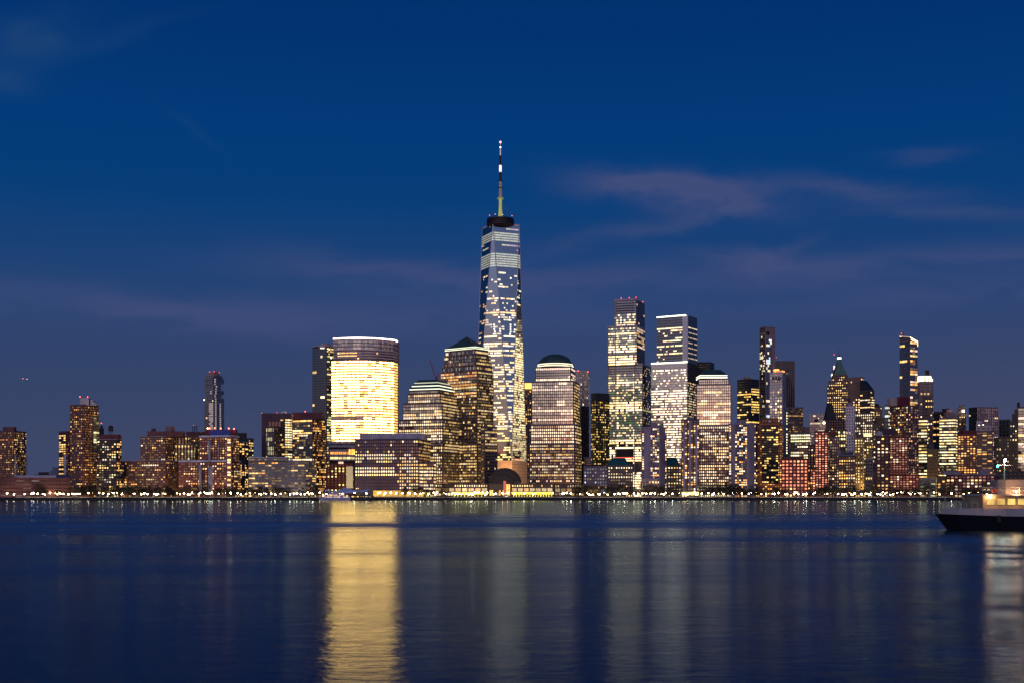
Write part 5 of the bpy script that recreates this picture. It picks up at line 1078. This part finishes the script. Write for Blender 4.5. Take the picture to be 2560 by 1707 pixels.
# airliner crossing low over the far left
t = thing('airplane', 'tiny airliner with red and white lights low in the far left sky', 'airplane', PT(60, 947, 7000))
c = PT(60, 947, 7000); mb = MB(); mb.bar((c.x - 19, c.y, c.z), (c.x + 15, c.y, c.z), 1.9, 0, 1.9, 10); mb.bar((c.x + 15, c.y, c.z), (c.x + 20, c.y, c.z - .3), 1.9, 0, .3, 10); mb.bar((c.x - 19, c.y, c.z), (c.x - 25, c.y, c.z + .8), 1.9, 0, .4, 10); mb.build('fuselage', mat((.5, .5, .55), .3), t)
for s in (-1, 1):
    mb = MB(); a = [(c.x + 4, c.y + s * 1.5), (c.x - 7, c.y + s * 18), (c.x - 10, c.y + s * 18), (c.x - 3, c.y + s * 1.5)]; mb.prism(a if s > 0 else a[::-1], c.z - .6, c.z - .2); mb.build('wing', mat((.45, .45, .5), .3), t)
mb = MB(); mb.prism([(c.x - 24, c.y - .2), (c.x - 18, c.y - .2), (c.x - 18, c.y + .2), (c.x - 24, c.y + .2)], c.z + 1, c.z + 6.5); mb.build('tail_fin', mat((.45, .45, .5), .3), t)
mb = MB(); mb.ball((c.x - 5, c.y - 2, c.z + 2.2), 1.6); mb.build('beacon', glowmat((1, .35, .3), 4), t)
mb = MB(); mb.ball((c.x + 17, c.y - 2, c.z), 1.3); mb.build('landing_light', glowmat((1, .8, .7), 4), t)

# ===== shore =====
SEAY = 1500.0
def struct(o, label=None): o['kind'] = 'structure'; return o
mb = MB(); mb.face([(-9000, SEAY + 2, GZ), (9000, SEAY + 2, GZ), (9000, 12000, GZ), (-9000, 12000, GZ)]); struct(mb.build('ground', mat((.05, .048, .045), .9, scale=.02)))
mb = MB(); mb.box(-1500, 1500, SEAY + 6, SEAY + 22, GZ + .004, GZ + .12); struct(mb.build('esplanade', mat((.16, .14, .12), .85, scale=.3)))
mb = MB(); mb.box(-3000, 3000, SEAY, SEAY + 3, -3, GZ + .25); 
for i in range(-150, 151): mb.box(i * 10 - .5, i * 10 + .5, SEAY - .5, SEAY, -3, GZ - .3)
tag(mb.build('seawall', mat((.035, .03, .03), .9, scale=.4)), 'long dark stone seawall along the far shore of the river', 'wall')
mb = MB(); mb.box(-1500, 1500, SEAY + 23, SEAY + 23.8, GZ, GZ + 1.3)
tag(mb.build('planter_wall', mat((.42, .36, .28), .9, scale=.4)), 'long low pale stone wall behind the lamps of the far esplanade', 'wall')
mb = MB()
for i in range(-560, 561): mb.bar((i * 2.2, SEAY + 1.2, GZ + .25), (i * 2.2, SEAY + 1.2, GZ + 1.35), .05, n=4)
mb.bar((-1232, SEAY + 1.2, GZ + 1.35), (1232, SEAY + 1.2, GZ + 1.35), .08, n=4); mb.bar((-1232, SEAY + 1.2, GZ + .8), (1232, SEAY + 1.2, GZ + .8), .05, n=4)
tag(mb.build('railing', mat((.12, .11, .1), .6)), 'thin metal railing running along the top of the far seawall', 'railing')

# ===== street lamps =====
zone = [(0, 175, 'in front of the long low school'), (175, 320, 'below the curved-crown brick tower'), (320, 620, 'in front of the red and brown brick blocks'), (620, 800, 'in front of the low grey glass apartments'),
        (800, 1090, 'by the canopy pier and grid-fronted office'), (1090, 1460, 'along the gold-lit podium shops'), (1460, 1760, 'below the braced and lilac towers'), (1760, 2020, 'between the lilac tower and sunset-lit brick block'), (2020, 2330, 'below the crowded brick towers'), (2330, 2600, 'at the far right shore')]
def zn(x):
    for a, c, s in zone:
        if x < c: return s
    return zone[-1][2]
LR = random.Random(21)
mb = MB(); mb.bar((0, 0, 0), (0, 0, 3.7), .09, 0, .06); pole_me = mb.build('pole', DARK)
mb = MB(); mb.ball((0, 0, 4.0), .65, 0, 8, 6); LAMPW = glowmat((1, .78, .44), 55, True); globe_me = mb.build('globe', LAMPW)
lamp_meshes = (pole_me.data, globe_me.data); bpy.data.objects.remove(pole_me); bpy.data.objects.remove(globe_me)
globe_b = lamp_meshes[1].copy(); globe_b.materials.clear(); globe_b.materials.append(glowmat((1, .66, .28), 34, True))
globe_c = lamp_meshes[1].copy(); globe_c.materials.clear(); globe_c.materials.append(glowmat((1, .85, .6), 110, True))
xs = []; x = 3
while x < 2560:
    step = LR.choice((4, 5, 7, 10, 13, 17)) if not (820 < x < 930) else 30
    if 1280 < x < 1385: step = 24
    if x > 2330: step = LR.choice((14, 22, 30))
    x += step; xs.append(x)
for x in xs:
    far = LR.random() < .42; Dl = 1534 if far else SEAY + 9; zb = GZ + LR.uniform(0, 1.2)
    o = bpy.data.objects.new('street_lamp', None); COL.objects.link(o); o.location = (K(x) * Dl, Dl, zb)
    s = 1.35 if far else LR.uniform(.85, 1.15); o.scale = (1, 1, s)
    kind = LR.random(); gm = globe_b if kind < .45 else (globe_c if kind > .85 else lamp_meshes[1])
    side = 'on the esplanade ' + zn(x)
    o['label'] = ('brightest white' if gm is globe_c else ('dim amber' if gm is globe_b else 'warm white')) + ' globe lamp ' + side
    o['category'] = 'street lamp'; o['group'] = 'street lamps ' + zn(x)
    for nm, me in (('pole', lamp_meshes[0]), ('globe', gm)):
        c = bpy.data.objects.new(nm, me); COL.objects.link(c); c.parent = o

# ===== trees (bare winter crowns) =====
TR = random.Random(31)
BARK = mat((.05, .035, .028), .95); TWIG = mat((.055, .042, .03), .95, var=.5, scale=.5)
FAIRY = glowmat((1, .78, .08), 3.2)
protos = []
for k in range(6):
    mb = MB(); h = TR.uniform(10, 14); mb.bar((0, 0, 0), (0, 0, h * .35), .28, 0, .2); limbs = []
    for i in range(8):
        a = i * .8 + TR.random(); p = Vector((0, 0, h * TR.uniform(.25, .4))); q = Vector((math.cos(a) * h * .28, math.sin(a) * h * .28, h * TR.uniform(.6, .85))); mb.bar(p, q, .15, 0, .04, 5); limbs.append((p, q))
    mb.bar((0, 0, h * .35), (0, 0, h * .9), .2, 0, .04); trunk = mb.build('trunk', BARK)
    cr = MB()
    for i in range(900):
        while True:
            p = Vector((TR.uniform(-1, 1), TR.uniform(-1, 1), TR.uniform(-1, 1)))
            if p.length < 1 and TR.random() < .35 + .65 * (math.sin(p.x * 5 + k) * math.sin(p.y * 4 + 2 * k) * math.sin(p.z * 5) > -.1): break
        p = Vector((p.x * h * .38, p.y * h * .38, h * .62 + p.z * h * .36)); d = Vector((TR.uniform(-1, 1), TR.uniform(-1, 1), TR.uniform(-.2, 1))).normalized() * TR.uniform(.5, 1.3)
        w = Vector((TR.uniform(-1, 1), TR.uniform(-1, 1), TR.uniform(-1, 1))).normalized() * TR.uniform(.15, .38)
        cr.face([p, p + w, p + d + w * .4, p + d])
    crown = cr.build('crown', TWIG); protos.append((trunk.data, crown.data, h)); bpy.data.objects.remove(trunk); bpy.data.objects.remove(crown)
spots = []
for a, c, st, pr in ((180, 232, 5, 1), (232, 262, 8, .5), (262, 330, 9, .6), (300, 440, 6, .95), (440, 560, 11, .6), (560, 720, 7, .9), (720, 800, 10, .7), (0, 175, 16, .6), (960, 1130, 13, .5), (1440, 1600, 8, .8), (1600, 1700, 6, .95), (1750, 1822, 5, 1), (1822, 1905, 6, .95), (1905, 1960, 9, .7), (2020, 2090, 8, .8), (2090, 2200, 6, 1), (2200, 2480, 10, .7), (2480, 2560, 8, .8)):
    x = a
    while x < c:
        if TR.random() < pr: spots.append(x + TR.uniform(-2, 2))
        x += st
for x in spots:
    tr, cr, h = TR.choice(protos); Dt = TR.uniform(1516, 1530)
    o = bpy.data.objects.new('tree', None); COL.objects.link(o); o.location = (K(x) * Dt, Dt, GZ - .05); o.rotation_euler = (0, 0, TR.uniform(0, 6)); s = TR.uniform(.85, 1.5); o.scale = (s, s, s)
    o['label'] = ('tall' if h * s > 13.5 else ('short' if h * s < 10.5 else 'middling')) + ' dark bare tree ' + zn(x); o['category'] = 'tree'; o['group'] = 'bare trees ' + zn(x)
    for nm, me in (('trunk', tr), ('crown', cr)):
        c = bpy.data.objects.new(nm, me); COL.objects.link(c); c.parent = o
# trees wrapped in yellow lights in front of the podium shops
fp = []
for k in range(2):
    mb = MB()
    for i in range(150):
        a, r_, z = TR.uniform(0, 6.28), TR.uniform(1.0, 2.6), TR.uniform(3.0, 6.8)
        if z > 4.6 or i % 3: p = (math.cos(a) * r_ * (1 if z > 4 else .3), math.sin(a) * r_ * (1 if z > 4 else .3), z)
        mb.box(p[0] - .14, p[0] + .14, p[1] - .14, p[1] + .14, p[2] - .14, p[2] + .14)
    for i in range(60):
        z = i * .055 + .3; a = i * 1.9; mb.box(math.cos(a) * .35 - .1, math.cos(a) * .35 + .1, math.sin(a) * .35 - .1, math.sin(a) * .35 + .1, z - .1, z + .1)
    o = mb.build('string_lights', FAIRY); fp.append(o.data); bpy.data.objects.remove(o)
for x in [1284 + 6.8 * i for i in range(15)] + [1136 + 8.5 * i for i in range(10)] + [1070, 1066]:
    tr, cr, h = TR.choice(protos); Dt = 1526; right = x > 1250
    o = bpy.data.objects.new('tree', None); COL.objects.link(o); o.location = (K(x) * Dt, Dt, GZ - .05); o.rotation_euler = (0, 0, TR.uniform(0, 6))
    o['label'] = 'small tree wrapped in yellow string lights, ' + ('right of the vaulted glass hall' if right else 'left of the vaulted glass hall'); o['category'] = 'tree'; o['group'] = 'string-lit trees ' + ('right' if right else 'left') + ' of the glass hall'
    for nm, me in (('trunk', tr), ('crown', cr), ('string_lights', TR.choice(fp))):
        c = bpy.data.objects.new(nm, me); COL.objects.link(c); c.parent = o
        if nm == 'crown': c.scale = (.62, .62, .62)
        if nm == 'trunk': c.scale = (.7, .7, .6)
        if nm == 'string_lights': c['kind'] = 'stuff'

# ===== water =====
m = bpy.data.materials.new('river_water'); n, l, bs = nodes(m)
bs.inputs['Base Color'].default_value = (.002, .010, .035, 1); bs.inputs['IOR'].default_value = 1.34
geo = n.new('ShaderNodeNewGeometry')
def mapped(sx, sy, rot=0):
    mp = n.new('ShaderNodeMapping'); mp.inputs['Scale'].default_value = (sx, sy, 1); mp.inputs['Rotation'].default_value = (0, 0, rot); l.new(geo.outputs['Position'], mp.inputs[0]); return mp
def noise(mp, sc=1, det=3, rough=.5):
    z = n.new('ShaderNodeTexNoise'); z.inputs['Scale'].default_value = sc; z.inputs['Detail'].default_value = det; z.inputs['Roughness'].default_value = rough; l.new(mp.outputs[0], z.inputs['Vector']); return z
def math_(op, a, b_=None, c=None, clamp=False):
    k = n.new('ShaderNodeMath'); k.operation = op; k.use_clamp = clamp
    for i, v in enumerate((a, b_, c)):
        if v is None: continue
        if isinstance(v, (int, float)): k.inputs[i].default_value = v
        else: l.new(v, k.inputs[i])
    return k.outputs[0]
# long calm and ruffled lanes across the river
lane = noise(mapped(.009, .045, .12), 1, 4, .6); lane2 = noise(mapped(.035, .16, -.12), 1, 3, .6)
sep = n.new('ShaderNodeSeparateXYZ'); l.new(geo.outputs['Position'], sep.inputs[0])
patch = math_('ADD', math_('MULTIPLY', lane.outputs['Fac'], .35), math_('MULTIPLY', lane2.outputs['Fac'], .65))
mr = n.new('ShaderNodeMapRange'); mr.inputs[1].default_value = .36; mr.inputs[2].default_value = .62; mr.inputs[3].default_value = WR0; mr.inputs[4].default_value = WR1; l.new(patch, mr.inputs[0])
gls = n.new('ShaderNodeBsdfAnisotropic'); gls.distribution = 'MULTI_GGX'; gls.inputs['Color'].default_value = WCOL + (1,); # ferry wash: a ruffled lane crossing the river
wy = math_('SUBTRACT', sep.outputs['Y'], math_('ADD', math_('MULTIPLY', sep.outputs['X'], .12), 232.0)); wy = math_('ADD', wy, math_('MULTIPLY', math_('SUBTRACT', lane2.outputs['Fac'], .5), 30))
wash = math_('EXPONENT', math_('MULTIPLY', math_('POWER', math_('DIVIDE', wy, 17.0), 2.0), -.5)); wy2 = math_('EXPONENT', math_('MULTIPLY', math_('POWER', math_('DIVIDE', math_('SUBTRACT', wy, 95.0), 22.0), 2.0), -.5))
lanes = n.new('ShaderNodeMapRange'); lanes.inputs[1].default_value = .50; lanes.inputs[2].default_value = .66; l.new(lane.outputs['Fac'], lanes.inputs[0])
wake0 = None
nearl = n.new('ShaderNodeMapRange'); nearl.inputs[1].default_value = 50; nearl.inputs[2].default_value = 140; l.new(sep.outputs['Y'], nearl.inputs[0])
rsum = math_('ADD', math_('ADD', mr.outputs[0], math_('MULTIPLY', wash, .20)), math_('ADD', math_('MULTIPLY', math_('MULTIPLY', lanes.outputs[0], nearl.outputs[0]), .10), math_('MULTIPLY', wy2, .06)))
far_ = n.new('ShaderNodeMapRange'); far_.interpolation_type = 'SMOOTHSTEP'; far_.inputs[1].default_value = 270; far_.inputs[2].default_value = 420; far_.inputs[3].default_value = 1; far_.inputs[4].default_value = .68; l.new(sep.outputs['Y'], far_.inputs[0])
RS = math_('MULTIPLY', rsum, far_.outputs[0])
tg = n.new('ShaderNodeCombineXYZ'); tg.inputs[0].default_value = 1; l.new(tg.outputs[0], gls.inputs['Tangent']); gls.inputs['Anisotropy'].default_value = .3
frs = n.new('ShaderNodeFresnel'); frs.inputs['IOR'].default_value = 1.34
mxs = n.new('ShaderNodeMixShader'); l.new(frs.outputs[0], mxs.inputs[0]); l.new(bs.outputs[0], mxs.inputs[1]); l.new(gls.outputs[0], mxs.inputs[2]); l.new(mxs.outputs[0], n['Material Output'].inputs['Surface'])
bs.inputs['Specular IOR Level'].default_value = 0; bs.inputs['Roughness'].default_value = 1
w1 = noise(mapped(.55, .9, .1), 1, 3, .55); w2 = noise(mapped(1.6, 3.4, -.08), 1, 3, .6); w3_ = noise(mapped(1.1, 1.7, .3), 1, 5, .65)
# choppy wake of the ferry, to the right of a line across the river
wk = n.new('ShaderNodeMapRange'); wk.inputs[1].default_value = -3; wk.inputs[2].default_value = 9; wk.inputs[3].default_value = 0; wk.inputs[4].default_value = 1
wv = noise(mapped(.12, .12), 1, 2); l.new(math_('ADD', math_('SUBTRACT', sep.outputs['X'], math_('MULTIPLY', sep.outputs['Y'], .365)), math_('MULTIPLY', math_('SUBTRACT', wv.outputs['Fac'], .5), 26)), wk.inputs[0])
near = n.new('ShaderNodeMapRange'); near.inputs[1].default_value = 150; near.inputs[2].default_value = 190; near.inputs[3].default_value = 1; near.inputs[4].default_value = 0; l.new(sep.outputs['Y'], near.inputs[0])
wake = math_('MULTIPLY', wk.outputs[0], near.outputs[0])
l.new(math_('MULTIPLY', RS, math_('SUBTRACT', 1.0, math_('MULTIPLY', wake, .8))), gls.inputs['Roughness'])
hgt = math_('ADD', math_('ADD', math_('MULTIPLY', w1.outputs['Fac'], .13), math_('MULTIPLY', w2.outputs['Fac'], .075)), math_('MULTIPLY', w3_.outputs['Fac'], math_('ADD', math_('MULTIPLY', wake, .8), .004)))
bp = n.new('ShaderNodeBump'); bp.inputs['Strength'].default_value = 1; bp.inputs['Distance'].default_value = WB; l.new(math_('MULTIPLY', hgt, math_('MULTIPLY', far_.outputs[0], far_.outputs[0])), bp.inputs['Height']); l.new(bp.outputs[0], gls.inputs['Normal'])
mb = MB(); mb.face([(-9000, -600, 0), (9000, -600, 0), (9000, SEAY + 1, 0), (-9000, SEAY + 1, 0)]); struct(mb.build('water', m))

# ===== sky =====
w = bpy.data.worlds.new('World'); scene.world = w; w.use_nodes = True; n, l = w.node_tree.nodes, w.node_tree.links
bg = n['Background']
tc = n.new('ShaderNodeTexCoord'); nv = n.new('ShaderNodeVectorMath'); nv.operation = 'NORMALIZE'; l.new(tc.outputs['Generated'], nv.inputs[0])
sp_ = n.new('ShaderNodeSeparateXYZ'); l.new(nv.outputs[0], sp_.inputs[0]); X, Y, Z = sp_.outputs
def ramp(f, stops, interp='LINEAR'):
    r = n.new('ShaderNodeValToRGB'); r.color_ramp.interpolation = interp; e = r.color_ramp.elements
    while len(e) < len(stops): e.new(.5)
    for i, (p, c) in enumerate(stops): e[i].position = p; e[i].color = tuple(c) + (1,)
    l.new(f, r.inputs[0]); return r.outputs[0]
def mix(f, a, c, mode='MIX'):
    k = n.new('ShaderNodeMix'); k.data_type = 'RGBA'; k.blend_type = mode
    for s_, v in ((0, f), (6, a), (7, c)):
        if isinstance(v, (int, float)): k.inputs[s_].default_value = v
        elif isinstance(v, tuple): k.inputs[s_].default_value = v + (1,)
        else: l.new(v, k.inputs[s_])
    return k.outputs[2]
Zc = math_('MAXIMUM', Z, 0.0)
east = ramp(Zc, [(0, (.050, .064, .136)), (.04, (.045, .062, .136)), (.085, (.035, .058, .142)), (.12, (.029, .058, .156)), (.15, (.018, .056, .174)), (.183, (.010, .053, .182)), (.225, (.002, .048, .188)), (.27, (.0008, .044, .190)), (.34, (.0005, .033, .165)), (.6, (.0005, .02, .10)), (1, (.001, .012, .05))])
west = ramp(Zc, [(0, (.80, .36, .24)), (.05, (.82, .54, .43)), (.10, (.67, .54, .54)), (.17, (.46, .54, .90)), (.35, (.34, .48, .94)), (.6, (.05, .13, .36)), (1, (.001, .012, .05))])
# the sky towards the right of the city is a little warmer low down
wr = n.new('ShaderNodeMapRange'); wr.inputs[1].default_value = -.45; wr.inputs[2].default_value = .45
l.new(math_('DIVIDE', X, math_('MAXIMUM', Y, .05)), wr.inputs[0])
east = mix(math_('MULTIPLY', wr.outputs[0], math_('EXPONENT', math_('MULTIPLY', math_('POWER', math_('DIVIDE', Zc, .13), 2.0), -1.0))), east, (.017, .007, .0), 'ADD')
# afterglow on the side of the sky behind the viewer
hl = math_('SQRT', math_('ADD', math_('MULTIPLY', X, X), math_('MULTIPLY', Y, Y)))
az = math_('ARCTAN2', X, Y)                       # 0 towards the city, +-pi behind
S0 = math.radians(180 + 9)
dx_ = math_('ADD', math_('MULTIPLY', X, math.sin(S0)), math_('MULTIPLY', Y, math.cos(S0)))
cosaz = math_('DIVIDE', dx_, math_('MAXIMUM', hl, .001))
gl = n.new('ShaderNodeMapRange'); gl.interpolation_type = 'SMOOTHSTEP'; gl.inputs[1].default_value = .15; gl.inputs[2].default_value = 1.0; l.new(cosaz, gl.inputs[0])
sky = mix(gl.outputs[0], east, west)
S1 = math.radians(180 + 14.5)
c1 = math_('DIVIDE', math_('ADD', math_('MULTIPLY', X, math.sin(S1)), math_('MULTIPLY', Y, math.cos(S1))), math_('MAXIMUM', hl, .001))
lb = n.new('ShaderNodeMapRange'); lb.interpolation_type = 'SMOOTHSTEP'; lb.inputs[1].default_value = .988; lb.inputs[2].default_value = .999; l.new(c1, lb.inputs[0])
le = n.new('ShaderNodeMapRange'); le.interpolation_type = 'SMOOTHSTEP'; le.inputs[1].default_value = .085; le.inputs[2].default_value = .035; l.new(Zc, le.inputs[0])
sky = mix(math_('MULTIPLY', lb.outputs[0], le.outputs[0]), sky, (2.3, .38, .05))
# thin dusk clouds: angular position in the sky, soft streaks broken by noise
el = math_('ARCSINE', Z)
com = n.new('ShaderNodeCombineXYZ'); l.new(az, com.inputs[0]); l.new(math_('MULTIPLY', el, 3.0), com.inputs[1])
cn = n.new('ShaderNodeTexNoise'); cn.inputs['Scale'].default_value = 7; cn.inputs['Detail'].default_value = 5; cn.inputs['Roughness'].default_value = .58; cn.inputs['Distortion'].default_value = .35; l.new(com.outputs[0], cn.inputs['Vector'])
cfac = n.new('ShaderNodeMapRange'); cfac.inputs[1].default_value = .20; cfac.inputs[2].default_value = .50; l.new(cn.outputs['Fac'], cfac.inputs[0])
wob = math_('MULTIPLY', math_('SUBTRACT', cn.outputs['Fac'], .5), .05)
front = math_('GREATER_THAN', Y, 0)
def cloud(px, py, sx, sy, tilt, amt):
    a0 = math.atan(K(px)); e0 = math.atan((HY - py) / F * math.cos(a0)); ct, st_ = math.cos(math.radians(tilt)), math.sin(math.radians(tilt))
    da = math_('SUBTRACT', az, a0); de = math_('SUBTRACT', math_('ADD', el, wob), e0)
    u = math_('ADD', math_('MULTIPLY', da, ct), math_('MULTIPLY', de, st_)); v = math_('SUBTRACT', math_('MULTIPLY', de, ct), math_('MULTIPLY', da, st_))
    q = math_('ADD', math_('POWER', math_('DIVIDE', u, sx / F), 2.0), math_('POWER', math_('DIVIDE', v, sy / F), 2.0))
    return math_('MULTIPLY', math_('EXPONENT', math_('MULTIPLY', q, -.5)), amt)
tot = None
for c in ((1600, 462, 120, 18, -4, .8), (1690, 478, 130, 26, -4, .8), (1800, 500, 120, 26, -6, .8), (2120, 470, 150, 15, -6, .65), (2380, 530, 150, 16, -8, .5), (1600, 575, 190, 14, 11, .5), (2420, 668, 280, 24, -1, 1.0), (1900, 650, 130, 18, -5, .6), (1480, 700, 300, 24, 2, .6), (960, 675, 230, 24, -3, .7), (2400, 735, 260, 20, 0, .5), (350, 770, 420, 28, -3, .55), (2320, 385, 60, 12, 0, .35), (1960, 620, 60, 10, 20, .4), (820, 790, 500, 30, 0, .3), (1250, 770, 500, 30, 0, .25)):
    v = cloud(*c); tot = v if tot is None else math_('ADD', tot, v)
tot = math_('MULTIPLY', math_('MULTIPLY', tot, cfac.outputs[0]), front, clamp=True)
sky = mix(math_('MULTIPLY', tot, .85), sky, (.057, .078, .198))
t2 = None
for c in ((90, 92, 40, 18, 10, 1.0), (60, 100, 110, 40, 25, .5), (290, 90, 120, 14, 20, .35), (10, 190, 50, 20, 0, .7), (480, 320, 60, 8, -40, .3)):
    v = cloud(*c); t2 = v if t2 is None else math_('ADD', t2, v)
sky = mix(math_('MULTIPLY', math_('MULTIPLY', t2, front, clamp=True), .45), sky, (.02, .07, .185))
# physical twilight sky adds its own faint light
ns = n.new('ShaderNodeTexSky'); ns.sky_type = 'NISHITA'; ns.sun_disc = False; ns.sun_elevation = math.radians(-5); ns.sun_rotation = math.radians(189)
sc_ = mix(1.0, ns.outputs[0], (.05, .05, .05), 'MULTIPLY')
sky = mix(1.0, sky, sc_, 'ADD')
l.new(sky, bg.inputs['Color']); bg.inputs['Strength'].default_value = 1.0

sun = bpy.data.lights.new('afterglow', 'SUN'); sun.energy = .12; sun.angle = math.radians(25); sun.color = (1, .66, .58)
so = bpy.data.objects.new('afterglow', sun); COL.objects.link(so)
d = Vector((math.sin(S0), math.cos(S0), .10)); so.rotation_euler = (-d).to_track_quat('-Z', 'Y').to_euler()

# street light spilling on to facades from the streets between the blocks
for k, (x, Dd, pw) in enumerate(((1015, 1668, 16000), (1075, 1672, 14000), (1130, 1690, 16000), (1175, 1640, 14000), (1400, 1676, 12000), (2148, 1655, 14000), (2168, 1672, 14000), (1985, 2180, 30000), (2005, 1815, 14000), (2330, 1695, 14000), (228, 1575, 9000), (430, 1556, 6000), (1905, 1618, 9000), (870, 1560, 6000), (2500, 1680, 9000))):
    pl_ = bpy.data.lights.new('street_light', 'POINT'); pl_.energy = pw; pl_.color = (1, .62, .25); pl_.shadow_soft_size = 1.5
    po = bpy.data.objects.new('street_light', pl_); COL.objects.link(po); po.location = (K(x) * Dd, Dd, 14)

# ===== camera =====
cam = bpy.data.cameras.new('camera'); co = bpy.data.objects.new('camera', cam); COL.objects.link(co); scene.camera = co
co.location = (0, 0, H); co.rotation_euler = (math.pi / 2, 0, 0)
cam.sensor_width = 36; cam.lens = F / 2560 * 36; cam.shift_y = (HY - 853.5) / 2560; cam.clip_start = .5; cam.clip_end = 30000
vs = scene.view_settings; vs.view_transform = 'Standard'; vs.look = 'None'; vs.exposure = 0; vs.gamma = 1
cy_ = scene.cycles; cy_.use_denoising = True; cy_.max_bounces = 5; cy_.diffuse_bounces = 2; cy_.glossy_bounces = 3; cy_.sample_clamp_indirect = 12; cy_.sample_clamp_direct = 0; cy_.caustics_reflective = True
scene.render.film_transparent = False
